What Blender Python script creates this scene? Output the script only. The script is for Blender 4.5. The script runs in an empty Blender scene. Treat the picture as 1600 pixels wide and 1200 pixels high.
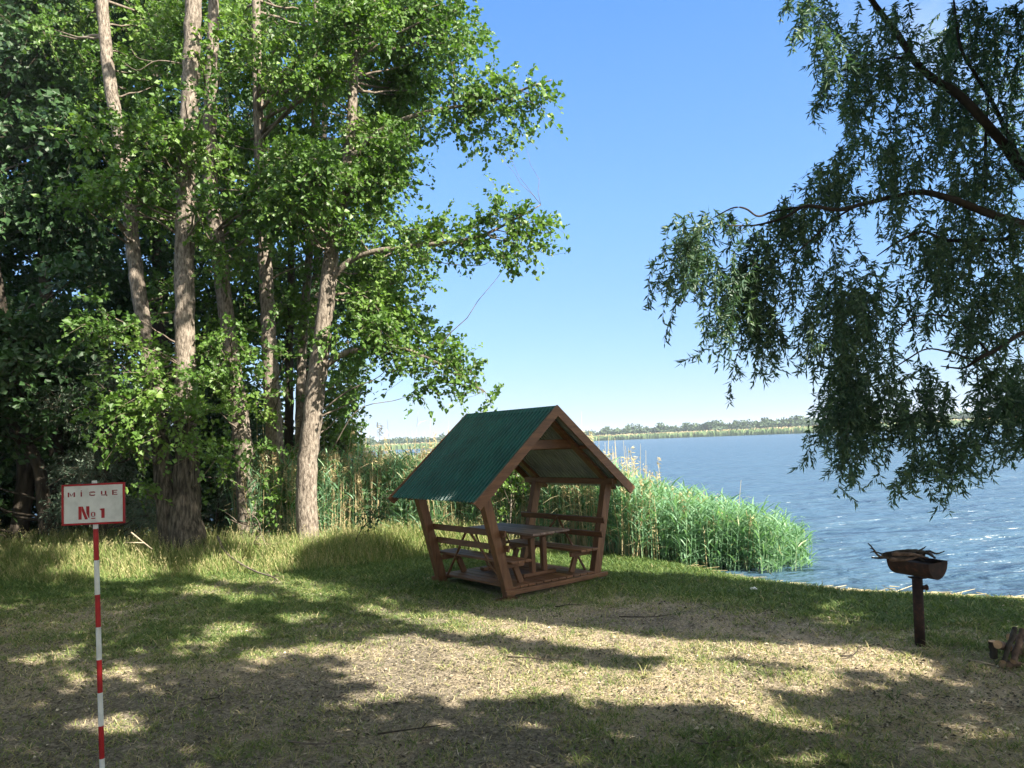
import bpy, math, random
import numpy as np
from mathutils import Vector
random.seed(7); rng = np.random.default_rng(11)
scene = bpy.context.scene
COL = scene.collection
# ------------------------------------------------------------------ camera
F, H, PITCH, ROLL = 1190.0, 2.1, math.radians(4.22), math.radians(2.45)
fw = np.array([0, math.cos(PITCH), math.sin(PITCH)])
r0 = np.array([1., 0, 0]); u0 = np.cross(r0, fw)
rt = math.cos(ROLL)*r0 - math.sin(ROLL)*u0
up = math.sin(ROLL)*r0 + math.cos(ROLL)*u0
EYE = np.array([0, 0, H])
cd = bpy.data.cameras.new('camera'); cam = bpy.data.objects.new('camera', cd); COL.objects.link(cam)
cd.sensor_width = 36; cd.lens = 36*F/1600; cd.clip_start = .05; cd.clip_end = 12000
from mathutils import Matrix
M = Matrix(((rt[0], up[0], -fw[0], 0), (rt[1], up[1], -fw[1], 0), (rt[2], up[2], -fw[2], H), (0, 0, 0, 1)))
cam.matrix_world = M
scene.camera = cam
# ------------------------------------------------------------------ light
ELEV = math.radians(36)
SX, SY = .79, -.613
S = np.array([SX*math.cos(ELEV), SY*math.cos(ELEV), math.sin(ELEV)]); S /= np.linalg.norm(S)
w = bpy.data.worlds.new('World'); scene.world = w; w.use_nodes = True
nt = w.node_tree; nt.nodes.clear()
sky = nt.nodes.new('ShaderNodeTexSky'); sky.sky_type = 'NISHITA'; sky.sun_disc = False
sky.sun_elevation = ELEV; sky.sun_rotation = math.atan2(S[0], S[1])
sky.altitude = 0; sky.air_density = 1.0; sky.dust_density = .4; sky.ozone_density = 2.2
bg = nt.nodes.new('ShaderNodeBackground'); bg.inputs[1].default_value = .15
wo = nt.nodes.new('ShaderNodeOutputWorld')
tcw = nt.nodes.new('ShaderNodeTexCoord'); sp = nt.nodes.new('ShaderNodeSeparateXYZ'); nt.links.new(tcw.outputs['Generated'], sp.inputs[0])
skr = nt.nodes.new('ShaderNodeValToRGB'); nt.links.new(sp.outputs[2], skr.inputs[0])
_e = skr.color_ramp.elements
while len(_e) < 5: _e.new(.5)
for _k, (_p, _c) in zip(_e, ((0, (.43, .73, 1.37)), (.10, (.38, .80, 1.55)), (.28, (.31, .78, 1.70)), (.52, (.18, .60, 1.55)), (.75, (2.0, 2.3, 2.9)))): _k.position = _p; _k.color = (*_c, 1)
skm = nt.nodes.new('ShaderNodeMix'); skm.data_type = 'RGBA'; skm.inputs[0].default_value = .85
nt.links.new(sky.outputs[0], skm.inputs[6]); nt.links.new(skr.outputs[0], skm.inputs[7]); 
_dot = nt.nodes.new('ShaderNodeVectorMath'); _dot.operation = 'DOT_PRODUCT'; nt.links.new(tcw.outputs['Generated'], _dot.inputs[0]); _dot.inputs[1].default_value = tuple(S)
_mr = nt.nodes.new('ShaderNodeMapRange'); _mr.inputs[1].default_value = .1; _mr.inputs[2].default_value = .95; _mr.interpolation_type = 'SMOOTHSTEP'; nt.links.new(_dot.outputs['Value'], _mr.inputs[0])
_gl = nt.nodes.new('ShaderNodeMix'); _gl.data_type = 'RGBA'; nt.links.new(_mr.outputs[0], _gl.inputs[0]); nt.links.new(skm.outputs[2], _gl.inputs[6]); _gl.inputs[7].default_value = (3.6, 3.7, 3.7, 1)

_cd = nt.nodes.new('ShaderNodeVectorMath'); _cd.operation = 'DOT_PRODUCT'; nt.links.new(tcw.outputs['Generated'], _cd.inputs[0]); _cd.inputs[1].default_value = (.4987, .7480, .4380)
_cm = nt.nodes.new('ShaderNodeMapRange'); _cm.inputs[1].default_value = .984; _cm.inputs[2].default_value = .9995; nt.links.new(_cd.outputs['Value'], _cm.inputs[0])
_cn = nt.nodes.new('ShaderNodeTexNoise'); _cn.inputs['Scale'].default_value = 9; _cn.inputs['Detail'].default_value = 6; nt.links.new(tcw.outputs['Generated'], _cn.inputs[0])
_cr = nt.nodes.new('ShaderNodeMapRange'); _cr.inputs[1].default_value = .42; _cr.inputs[2].default_value = 1.1; nt.links.new(_cn.outputs[0], _cr.inputs[0])
_cx = nt.nodes.new('ShaderNodeMath'); _cx.operation = 'MULTIPLY'; nt.links.new(_cm.outputs[0], _cx.inputs[0]); nt.links.new(_cr.outputs[0], _cx.inputs[1])
_cl = nt.nodes.new('ShaderNodeMix'); _cl.data_type = 'RGBA'; nt.links.new(_cx.outputs[0], _cl.inputs[0]); nt.links.new(_gl.outputs[2], _cl.inputs[6]); _cl.inputs[7].default_value = (1.9, 2.1, 2.3, 1)
nt.links.new(_cl.outputs[2], bg.inputs[0])
nt.links.new(bg.outputs[0], wo.inputs[0])
ld = bpy.data.lights.new('sun', 'SUN'); ld.energy = 5.0; ld.angle = math.radians(.7); ld.color = (1, .93, .80)
lo = bpy.data.objects.new('sun', ld); COL.objects.link(lo); lo.location = (20, -16, 20)
lo.rotation_euler = Vector(S).to_track_quat('Z', 'Y').to_euler()
vs = scene.view_settings; vs.view_transform = 'Standard'; vs.look = 'None'; vs.gamma = 1; vs.exposure = 1.92
# ------------------------------------------------------------------ helpers
def at(px, py, d):                      # a photo pixel at a depth (metres along y) -> world point
    r = fw + rt*(px-800)/F - up*(py-600)/F
    return EYE + r*d/r[1]
def gnd(px, py, z=0.):
    r = fw + rt*(px-800)/F - up*(py-600)/F
    return EYE + r*(z-H)/r[2]
def nrmz(a): return a/np.maximum(np.linalg.norm(a, axis=-1, keepdims=True), 1e-9)
def hashn(ix, iy, seed):
    v = np.sin(ix*127.1+iy*311.7+seed*74.7)*43758.5453
    return v-np.floor(v)
def noise2(x, y, s, seed=0):
    x = np.asarray(x)/s; y = np.asarray(y)/s
    ix, iy = np.floor(x), np.floor(y); fx, fy = x-ix, y-iy
    fx = fx*fx*(3-2*fx); fy = fy*fy*(3-2*fy)
    a = hashn(ix, iy, seed); b = hashn(ix+1, iy, seed); c = hashn(ix, iy+1, seed); d = hashn(ix+1, iy+1, seed)
    return (a*(1-fx)+b*fx)*(1-fy)+(c*(1-fx)+d*fx)*fy
def fbm(x, y, s, seed=0, o=3):
    v = 0; a = 1; t = 0
    for i in range(o): v = v+a*noise2(x, y, s, seed+i*9); t += a; a *= .5; s *= .47
    return v/t
def sstep(a, b, x):
    t = np.clip((x-a)/(b-a), 0, 1); return t*t*(3-2*t)
def inpoly(x, y, poly):
    x = np.asarray(x); y = np.asarray(y); r = np.zeros(x.shape, bool); n = len(poly)
    for i in range(n):
        x1, y1 = poly[i]; x2, y2 = poly[(i+1) % n]
        if y1 == y2: continue
        r ^= ((y1 > y) != (y2 > y)) & (x < (x2-x1)*(y-y1)/(y2-y1)+x1)
    return r
def tag(o, label=None, cat=None, group=None, kind=None):
    if label: o['label'] = label
    if cat: o['category'] = cat
    if group: o['group'] = group
    if kind: o['kind'] = kind
    return o
def empty(name, loc, label, cat, group=None):
    o = bpy.data.objects.new(name, None); COL.objects.link(o); o.location = [float(c) for c in loc]; o.empty_display_size = .2
    return tag(o, label, cat, group)
def mk(name, V, Fc, mats, parent=None, attrs=None, smooth=False, origin=None, fmat=None):
    """V (n,3), Fc an int array (m,k) or a list of such arrays"""
    V = np.asarray(V, float)
    if origin is None and parent is not None: origin = np.array(parent.location)
    if origin is not None: V = V-np.asarray(origin)
    Fl = [np.asarray(f) for f in (Fc if isinstance(Fc, list) else [Fc])]
    me = bpy.data.meshes.new(name)
    me.vertices.add(len(V)); me.vertices.foreach_set('co', V.astype(np.float32).ravel())
    tot = np.concatenate([np.full(len(f), f.shape[1]) for f in Fl]); idx = np.concatenate([f.ravel() for f in Fl])
    me.loops.add(len(idx)); me.loops.foreach_set('vertex_index', idx.astype(np.int32))
    me.polygons.add(len(tot)); st = np.concatenate([[0], np.cumsum(tot)[:-1]])
    me.polygons.foreach_set('loop_start', st.astype(np.int32))
    if not isinstance(mats, (list, tuple)): mats = [mats]
    for m in mats: me.materials.append(m)
    if fmat is not None: me.polygons.foreach_set('material_index', np.asarray(fmat, np.int32))
    me.update(calc_edges=True); me.validate()
    me.polygons.foreach_set('use_smooth', np.full(len(me.polygons), bool(smooth)))
    for k, a in (attrs or {}).items():
        at_ = me.attributes.new(k, 'FLOAT', 'POINT'); at_.data.foreach_set('value', np.asarray(a, np.float32))
    o = bpy.data.objects.new(name, me); COL.objects.link(o)
    if parent: o.parent = parent
    elif origin is not None: o.location = [float(c) for c in origin]
    return o
class MB:
    """collects boxes, tubes and prisms for one mesh"""
    def __init__(s): s.V = []; s.F = {}; s.n = 0
    def add(s, V, Fs):
        for f in Fs: s.F.setdefault(len(f), []).append([i+s.n for i in f])
        s.V.append(np.asarray(V, float)); s.n += len(V)
    def box(s, c, size, X=(1, 0, 0), Y=(0, 1, 0), Z=(0, 0, 1), bev=.004):
        c = np.asarray(c, float); X, Y, Z = [nrmz(np.asarray(a, float)) for a in (X, Y, Z)]
        hx, hy, hz = [q/2 for q in size]; b = min(bev, hx*.4, hy*.4, hz*.4); V = []; 
        P = []
        for sx in (-1, 1):
            for sy in (-1, 1):
                for sz in (-1, 1):
                    P.append(((sx*(hx-b), sy*(hy-b), sz*hz), (sx*(hx-b), sy*hy, sz*(hz-b)), (sx*hx, sy*(hy-b), sz*(hz-b))))
        for tri in P:
            for q in tri: V.append(c+X*q[0]+Y*q[1]+Z*q[2])
        def i(sx, sy, sz, k): return (((sx > 0)*2+(sy > 0))*2+(sz > 0))*3+k
        Fs = []
        def quad(a, flip): Fs.append(a[::-1] if flip else a)
        for s_ in (-1, 1):
            quad([i(-1, -1, s_, 0), i(1, -1, s_, 0), i(1, 1, s_, 0), i(-1, 1, s_, 0)], s_ < 0)
            quad([i(-1, s_, -1, 1), i(-1, s_, 1, 1), i(1, s_, 1, 1), i(1, s_, -1, 1)], s_ < 0)
            quad([i(s_, -1, -1, 2), i(s_, 1, -1, 2), i(s_, 1, 1, 2), i(s_, -1, 1, 2)], s_ < 0)
        for a in (-1, 1):
            for b_ in (-1, 1):
                Fs.append([i(-1, a, b_, 0), i(-1, a, b_, 1), i(1, a, b_, 1), i(1, a, b_, 0)])
                Fs.append([i(a, -1, b_, 0), i(a, -1, b_, 2), i(a, 1, b_, 2), i(a, 1, b_, 0)])
                Fs.append([i(a, b_, -1, 1), i(a, b_, -1, 2), i(a, b_, 1, 2), i(a, b_, 1, 1)])
                for c_ in (-1, 1): Fs.append([i(a, b_, c_, 0), i(a, b_, c_, 1), i(a, b_, c_, 2)])
        s.add(V, Fs); return s
    def beam(s, a, b, wd, th, side=(0, 0, 1), ext=0):
        a = np.asarray(a, float); b = np.asarray(b, float); d = nrmz(b-a); L = np.linalg.norm(b-a)+2*ext
        Y = nrmz(np.cross(np.asarray(side, float), d)); Z = np.cross(d, Y)
        return s.box((a+b)/2, (L, wd, th), d, Y, Z)
    def tube(s, pts, rad, n=6, wob=0):
        V, Q, caps = tube(pts, rad, n, wob); s.add(V, Q.tolist()+caps); return s
    def prism(s, poly, o, X, Y, Z, th):
        o, X, Y, Z = [np.asarray(a, float) for a in (o, X, Y, Z)]; n = len(poly)
        V = [o+X*p[0]+Y*p[1] for p in poly]+[o+X*p[0]+Y*p[1]+Z*th for p in poly]
        s.add(V, [list(range(n))[::-1], list(range(n, 2*n))]+[[i, (i+1) % n, n+(i+1) % n, n+i] for i in range(n)]); return s
    def build(s, name, mat, parent=None, smooth=False, attrs=None, origin=None):
        return mk(name, np.concatenate(s.V), [np.array(v) for v in s.F.values()], mat, parent, attrs, smooth, origin)
def tube(pts, rad, n=6, wob=0):
    P = np.asarray(pts, float); R = np.broadcast_to(np.asarray(rad, float), (len(P),)); k = len(P)
    T = nrmz(np.gradient(P, axis=0)); ref = np.array([1, 0, 0.]) if abs(T[0][0]) < .8 else np.array([0, 1., 0])
    A = nrmz(np.cross(T, ref)); B = np.cross(T, A); an = np.arange(n)*2*np.pi/n
    rr = R[:, None]*np.ones((1, n))
    if wob: rr = rr*(1+wob*(rng.random((k, n))-.5))
    V = P[:, None]+rr[..., None]*(A[:, None]*np.cos(an)[None, :, None]+B[:, None]*np.sin(an)[None, :, None])
    i = np.arange(k-1)[:, None]*n; j = np.arange(n)[None]; j2 = (j+1) % n
    Q = np.stack([i+j, i+j2, i+n+j2, i+n+j], -1).reshape(-1, 4)
    return V.reshape(-1, 3), Q, [list(range(n))[::-1], list(range((k-1)*n, k*n))]
def smooth_path(pts, m):
    P = np.asarray(pts, float); t = np.linspace(0, len(P)-1, m); i = np.clip(t.astype(int), 0, len(P)-2); f = (t-i)[:, None]
    Q = np.concatenate([[2*P[0]-P[1]], P, [2*P[-1]-P[-2]]])
    p0, p1, p2, p3 = Q[i], Q[i+1], Q[i+2], Q[i+3]
    return .5*((2*p1)+(-p0+p2)*f+(2*p0-5*p1+4*p2-p3)*f**2+(-p0+3*p1-3*p2+p3)*f**3)
# ------------------------------------------------------------------ materials
def newmat(name):
    m = bpy.data.materials.new(name); m.use_nodes = True; n = m.node_tree.nodes; n.clear()
    o = n.new('ShaderNodeOutputMaterial'); return m, m.node_tree, n, m.node_tree.links, o
def ramp(n, stops):
    r = n.new('ShaderNodeValToRGB'); e = r.color_ramp.elements
    while len(e) < len(stops): e.new(.5)
    for el, (p, c) in zip(e, stops): el.position = p; el.color = (*c, 1)
    return r
def leafmat(name, stops, transl=.35, rough=.45, spec=.5, tcol=(1.15, 1.3, .5)):
    m, t, n, l, o = newmat(name); a = n.new('ShaderNodeAttribute'); a.attribute_name = 'v'
    r = ramp(n, stops); l.new(a.outputs['Fac'], r.inputs[0])
    p = n.new('ShaderNodeBsdfPrincipled'); p.inputs['Roughness'].default_value = rough; p.inputs['Specular IOR Level'].default_value = spec
    l.new(r.outputs[0], p.inputs['Base Color'])
    tr = n.new('ShaderNodeBsdfTranslucent'); mu = n.new('ShaderNodeMix'); mu.data_type = 'RGBA'; mu.blend_type = 'MULTIPLY'; mu.inputs[0].default_value = 1
    l.new(r.outputs[0], mu.inputs[6]); mu.inputs[7].default_value = (*tcol, 1); l.new(mu.outputs[2], tr.inputs[0])
    mx = n.new('ShaderNodeMixShader'); mx.inputs[0].default_value = transl
    l.new(p.outputs[0], mx.inputs[1]); l.new(tr.outputs[0], mx.inputs[2]); l.new(mx.outputs[0], o.inputs[0]); return m
def noisemat(name, stops, scale=(4, 4, 4), detail=6, rough=.8, bump=.3, bdist=.02, spec=.3, metal=0, coord='Object', nr=.6, extra=None):
    m, t, n, l, o = newmat(name); tc = n.new('ShaderNodeTexCoord'); mp = n.new('ShaderNodeMapping'); mp.inputs['Scale'].default_value = scale
    l.new(tc.outputs[coord], mp.inputs[0]); nz = n.new('ShaderNodeTexNoise'); nz.inputs['Scale'].default_value = 1; nz.inputs['Detail'].default_value = detail; nz.inputs['Roughness'].default_value = nr
    l.new(mp.outputs[0], nz.inputs[0]); r = ramp(n, stops); l.new(nz.outputs[0], r.inputs[0])
    p = n.new('ShaderNodeBsdfPrincipled'); p.inputs['Roughness'].default_value = rough; p.inputs['Specular IOR Level'].default_value = spec; p.inputs['Metallic'].default_value = metal
    col = r.outputs[0]
    if extra: col = extra(n, l, tc, col)
    l.new(col, p.inputs['Base Color'])
    if bump:
        b = n.new('ShaderNodeBump'); b.inputs['Strength'].default_value = bump; b.inputs['Distance'].default_value = bdist
        l.new(nz.outputs[0], b.inputs['Height']); l.new(b.outputs[0], p.inputs['Normal'])
    l.new(p.outputs[0], o.inputs[0]); return m
POPLAR = leafmat('poplar_leaf', [(0, (.045, .095, .022)), (.5, (.085, .165, .03)), (.85, (.15, .24, .05)), (1, (.24, .32, .10))], .38, .46, .4)
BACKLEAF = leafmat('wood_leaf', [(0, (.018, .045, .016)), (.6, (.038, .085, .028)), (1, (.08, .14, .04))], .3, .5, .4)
SILVER = leafmat('silver_leaf', [(0, (.05, .09, .055)), (1, (.15, .20, .14))], .25, .5, .4, (1, 1.1, .8))
WILLOW = leafmat('willow_leaf', [(0, (.03, .07, .05)), (.6, (.065, .125, .08)), (1, (.15, .22, .12))], .36, .45, .4, (1.1, 1.25, .5))
REEDG = leafmat('green_reed', [(0, (.10, .20, .11)), (.5, (.17, .32, .18)), (.9, (.27, .42, .25)), (1, (.42, .45, .27))], .42, .5, .35, (1.1, 1.2, .6))
REEDD = leafmat('dry_reed', [(0, (.34, .26, .14)), (.5, (.52, .43, .24)), (1, (.70, .60, .38))], .35, .7, .2, (1.1, 1, .8))
GRASS = leafmat('grass_blade', [(0, (.065, .115, .035)), (.35, (.14, .205, .055)), (.55, (.28, .30, .11)), (.7, (.43, .36, .20)), (1, (.64, .53, .33))], .3, .6, .25, (1.2, 1.2, .6))
LITTER = leafmat('litter', [(0, (.05, .042, .032)), (.4, (.165, .14, .10)), (.7, (.35, .29, .20)), (1, (.60, .51, .39))], .05, .8, .2, (1, 1, 1))
FARREED = leafmat('far_reed', [(0, (.10, .16, .06)), (1, (.20, .26, .11))], .2, .7, .2)
FARLEAF = leafmat('far_leaf', [(0, (.03, .06, .03)), (1, (.09, .13, .06))], .2, .6, .2)
def scar(n, l, tc, col):
    # the bare orange wound at the foot of the front trunk: shape by a gradient in object space
    s = n.new('ShaderNodeSeparateXYZ'); l.new(tc.outputs['Object'], s.inputs[0])
    def m(op, a, b=None):
        q = n.new('ShaderNodeMath'); q.operation = op
        for i, v in enumerate((a, b)):
            if v is None: continue
            if isinstance(v, (int, float)): q.inputs[i].default_value = v
            else: l.new(v, q.inputs[i])
        return q.outputs[0]
    nz = n.new('ShaderNodeTexNoise'); nz.inputs['Scale'].default_value = 9; nz.inputs['Detail'].default_value = 5; l.new(tc.outputs['Object'], nz.inputs[0])
    dx = m('ABSOLUTE', m('SUBTRACT', s.outputs[0], .02)); wid = m('MULTIPLY', m('SUBTRACT', 1.0, s.outputs[2]), .13)
    k = m('SUBTRACT', m('ADD', wid, m('MULTIPLY', m('SUBTRACT', nz.outputs[0], .5), .25)), dx)
    k = m('MULTIPLY', m('MINIMUM', m('MAXIMUM', m('MULTIPLY', k, 22), 0), 1), .8)
    mx = n.new('ShaderNodeMix'); mx.data_type = 'RGBA'; l.new(k, mx.inputs[0]); l.new(col, mx.inputs[6]); mx.inputs[7].default_value = (.50, .24, .12, 1)
    return mx.outputs[2]
BSTOPS = [(.34, (.045, .036, .028)), (.45, (.13, .105, .083)), (.56, (.245, .205, .165)), (.74, (.35, .30, .245))]
BARK = noisemat('poplar_bark', BSTOPS, (26, 26, 8), 9, .9, 1.0, .04, nr=.68)
BARKSCAR = noisemat('poplar_bark_scarred', BSTOPS, (26, 26, 8), 9, .9, 1.0, .04, nr=.68, extra=scar)
FOOTBARK = noisemat('shaded_furrowed_bark', [(.36, (.02, .017, .013)), (.5, (.07, .058, .045)), (.7, (.19, .16, .125))], (22, 22, 4), 9, .95, 1.0, .05)  # furrowed bark, darkened in colour to add shade at the forked foot
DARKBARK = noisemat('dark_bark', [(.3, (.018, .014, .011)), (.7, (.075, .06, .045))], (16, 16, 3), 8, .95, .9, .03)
WILLOWBARK = noisemat('willow_bark', [(.3, (.012, .010, .009)), (.7, (.05, .04, .033))], (12, 12, 12), 6, .95, .5, .01)
TWIG = noisemat('twig_wood', [(.3, (.06, .045, .035)), (.7, (.22, .18, .14))], (9, 9, 9), 4, .9, .2)
def woodmat(name, a, b, axis_scale):
    m, t, n, l, o = newmat(name); tc = n.new('ShaderNodeTexCoord'); g = n.new('ShaderNodeNewGeometry')
    mp = n.new('ShaderNodeMapping'); mp.inputs['Scale'].default_value = axis_scale; l.new(tc.outputs['Object'], mp.inputs[0])
    nz = n.new('ShaderNodeTexNoise'); nz.inputs['Scale'].default_value = 1; nz.inputs['Detail'].default_value = 8; nz.inputs['Roughness'].default_value = .65; l.new(mp.outputs[0], nz.inputs[0])
    r = ramp(n, [(.3, a), (.7, b)]); l.new(nz.outputs[0], r.inputs[0])
    hs = n.new('ShaderNodeHueSaturation'); mr = n.new('ShaderNodeMapRange'); mr.inputs[3].default_value = .7; mr.inputs[4].default_value = 1.3
    l.new(g.outputs['Random Per Island'], mr.inputs[0]); l.new(mr.outputs[0], hs.inputs['Value']); l.new(r.outputs[0], hs.inputs['Color'])
    p = n.new('ShaderNodeBsdfPrincipled'); p.inputs['Roughness'].default_value = .55; p.inputs['Specular IOR Level'].default_value = .35
    l.new(hs.outputs[0], p.inputs['Base Color']); b = n.new('ShaderNodeBump'); b.inputs['Strength'].default_value = .35; b.inputs['Distance'].default_value = .006
    l.new(nz.outputs[0], b.inputs['Height']); l.new(b.outputs[0], p.inputs['Normal']); l.new(p.outputs[0], o.inputs[0]); return m
WA, WB = (.066, .028, .012), (.19, .088, .038)
WOODZ = woodmat('stained_wood_upright', WA, WB, (28, 28, 3))
WOODY = woodmat('stained_wood_long', WA, WB, (28, 3, 28))
WOODX = woodmat('stained_wood_cross', WA, WB, (3, 28, 28))
TOPWOOD = woodmat('weathered_table_boards', (.10, .06, .045), (.24, .17, .14), (22, 3, 22))
GREENTIN = noisemat('green_roof_paint', [(.35, (.004, .050, .045)), (.7, (.008, .085, .072))], (3, 3, 3), 4, .32, 0, spec=.5)
TINUNDER = noisemat('bare_roof_underside', [(.3, (.17, .19, .17)), (.7, (.27, .29, .26))], (5, 5, 5), 4, .5, 0)
RUST = noisemat('rusty_iron', [(.3, (.012, .009, .008)), (.55, (.034, .018, .014)), (.78, (.10, .038, .024))], (18, 18, 18), 7, .85, .4, .004)
SOOT = noisemat('sooty_iron', [(.3, (.006, .006, .006)), (.8, (.03, .024, .02))], (18, 18, 18), 5, .9, .2, .003)
WHITE = noisemat('weathered_white_paint', [(.3, (.50, .52, .50)), (.6, (.66, .68, .66))], (14, 14, 14), 6, .5, .05, .002)
RED = noisemat('red_paint', [(.35, (.26, .008, .010)), (.7, (.42, .015, .018))], (16, 16, 16), 6, .45, .05, .002)
DARKRED = noisemat('stencil_red', [(.35, (.17, .010, .016)), (.7, (.30, .016, .024))], (60, 60, 60), 6, .6, 0)
CUT = noisemat('cut_wood', [(.3, (.36, .20, .10)), (.7, (.60, .38, .21))], (30, 30, 30), 4, .8, .1, .002)
LOGBARK = noisemat('firewood_bark', [(.3, (.035, .022, .016)), (.7, (.20, .13, .095))], (20, 20, 20), 7, .95, .6, .01)
PALEWOOD = noisemat('pale_dead_wood', [(.3, (.24, .19, .13)), (.7, (.48, .40, .29))], (20, 20, 20), 4, .85, .1, .002)
PAPER = noisemat('white_scrap', [(.3, (.6, .6, .58)), (.7, (.8, .8, .78))], (9, 9, 9), 3, .7, 0)
# ------------------------------------------------------------------ terrain
SHX = [-400, -60, -10, -4, 0, 1.6, 2.6, 3.3, 4.2, 6.6, 9.5, 40, 400]
SHY = [120, 45, 21.5, 18.5, 16.6, 15, 13.0, 11.75, 10.75, 9.5, 8.5, -2, -90]
def shore_s(x, y): return (np.interp(x, SHX, SHY)-y)*.85+.18*(fbm(x, y, 1.3, 40)-.5)
BKX = [-1500, -400, -100, -67, 46, 92, 128, 197, 400, 1500]
BKY = [150, 300, 385, 392, 420, 362, 305, 288, 250, 120]
def gz(x, y):
    s = shore_s(x, y)
    land = .07*(fbm(x, y, 1.6, 1)-.5)+.045*(fbm(x, y, .35, 5)-.5)
    z = land*sstep(0, 1.2, s)-.205*(1-sstep(-.05, .9, s))
    z = np.where(s < 0, -.205+np.maximum(s*.3, -1.3), z)
    b = y-np.interp(x, BKX, BKY)
    return np.where(b > -5, np.maximum(z, -1.5+1.9*sstep(-5, 4, b)), z)
def axis(lo_, hi_, a, b, st, g):
    c = list(np.arange(a, b, st)); x = b; d = st
    while x < hi_: c.append(x); d *= g; x += d
    c.append(hi_); x = a; d = st; l = []
    while x > lo_: d *= g; x -= d; l.append(x)
    l[-1] = lo_; return np.array(l[::-1]+c)
def sheet(name, xs, ys, zf, mat, attrf=None, smooth=True):
    X, Y = np.meshgrid(xs, ys); Z = zf(X, Y); V = np.stack([X, Y, Z], -1).reshape(-1, 3)
    nx = len(xs); i = np.arange(len(ys)-1)[:, None]*nx+np.arange(nx-1)[None]
    Q = np.stack([i, i+1, i+nx+1, i+nx], -1).reshape(-1, 4)
    return mk(name, V, Q, mat, attrs={k: f(X.ravel(), Y.ravel()) for k, f in (attrf or {}).items()}, smooth=smooth)
def greenness(x, y):
    x = np.asarray(x, float); y = np.asarray(y, float); s = shore_s(x, y)
    g = .24+.95*(fbm(x, y, 1.5, 21)-.42)+.5*(fbm(x, y, .4, 25)-.5)
    far = sstep(4.6, 1.6, s)*sstep(-.2, .3, s)                       # the green strip along the shore
    g = g+.60*far
    g = g+.42*sstep(10.2, 13, y)*(x < 3)                             # towards the trees
    g = g+.28*np.exp(-((x+4.6)/2.6)**2-((y-10.3)/1.3)**2)            # green patch left of the middle
    g = g-.25*sstep(8.6, 6.5, y)*sstep(.5, -1, x)
    g = g-.22*np.exp(-((x-1.6)/3.0)**2-((y-7.4)/1.1)**2)
    return np.clip(g, 0, 1)
def dryness(x, y):
    x = np.asarray(x, float); y = np.asarray(y, float)
    g = .35+.9*(fbm(x, y, 1.1, 31)-.45)
    g = g+.35*np.exp(-((x-1.5)/3.6)**2-((y-7.2)/1.5)**2)-.25*sstep(8, 6, y)*sstep(1, -1.5, x)
    return np.clip(g, 0, 1)
def groundmat():
    m, t, n, l, o = newmat('meadow_soil'); tc = n.new('ShaderNodeTexCoord')
    def nz(sc, det=8, ro=.65):
        q = n.new('ShaderNodeTexNoise'); q.inputs['Scale'].default_value = sc; q.inputs['Detail'].default_value = det; q.inputs['Roughness'].default_value = ro; l.new(tc.outputs['Object'], q.inputs[0]); return q.outputs[0]
    n1, n2, n3 = nz(22), nz(3.1), nz(70, 4)
    def at_(nm): a = n.new('ShaderNodeAttribute'); a.attribute_name = nm; return a.outputs['Fac']
    def mix(f, a, b):
        q = n.new('ShaderNodeMix'); q.data_type = 'RGBA'; l.new(f, q.inputs[0]); l.new(a, q.inputs[6]); l.new(b, q.inputs[7]); return q.outputs[2]
    soil = ramp(n, [(.3, (.085, .074, .056)), (.5, (.235, .20, .15)), (.68, (.42, .355, .27))]); l.new(n1, soil.inputs[0])
    straw = ramp(n, [(.3, (.20, .155, .10)), (.5, (.46, .365, .24)), (.7, (.68, .55, .38))]); l.new(n3, straw.inputs[0])
    gr = ramp(n, [(.3, (.05, .08, .022)), (.55, (.12, .18, .045)), (.75, (.26, .27, .11))]); l.new(n1, gr.inputs[0])
    def mask(a, k, off):
        ad = n.new('ShaderNodeMath'); ad.operation = 'ADD'; l.new(a, ad.inputs[0]); l.new(n2, ad.inputs[1])
        mr = n.new('ShaderNodeMapRange'); mr.inputs[1].default_value = off; mr.inputs[2].default_value = off+k; l.new(ad.outputs[0], mr.inputs[0]); return mr.outputs[0]
    c = mix(mask(at_('dry'), .5, .75), soil.outputs[0], straw.outputs[0]); c = mix(mask(at_('green'), .5, .8), c, gr.outputs[0])
    mud = n.new('ShaderNodeRGB'); mud.outputs[0].default_value = (.10, .085, .055, 1); c = mix(at_('wet'), c, mud.outputs[0])
    p = n.new('ShaderNodeBsdfPrincipled'); p.inputs['Roughness'].default_value = .95; p.inputs['Specular IOR Level'].default_value = .15
    l.new(c, p.inputs['Base Color']); b = n.new('ShaderNodeBump'); b.inputs['Strength'].default_value = .9; b.inputs['Distance'].default_value = .03
    ad = n.new('ShaderNodeMath'); ad.operation = 'ADD'; l.new(n1, ad.inputs[0]); l.new(n3, ad.inputs[1]); l.new(ad.outputs[0], b.inputs['Height'])
    l.new(b.outputs[0], p.inputs['Normal']); l.new(p.outputs[0], o.inputs[0]); return m
g = sheet('ground', axis(-5000, 5000, -8, 8.5, .055, 1.07), axis(-3000, 9000, 3.2, 14, .055, 1.05), gz, groundmat(),
          {'green': greenness, 'dry': dryness, 'wet': lambda x, y: sstep(.25, -.1, shore_s(x, y))})
tag(g, kind='structure')
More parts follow.
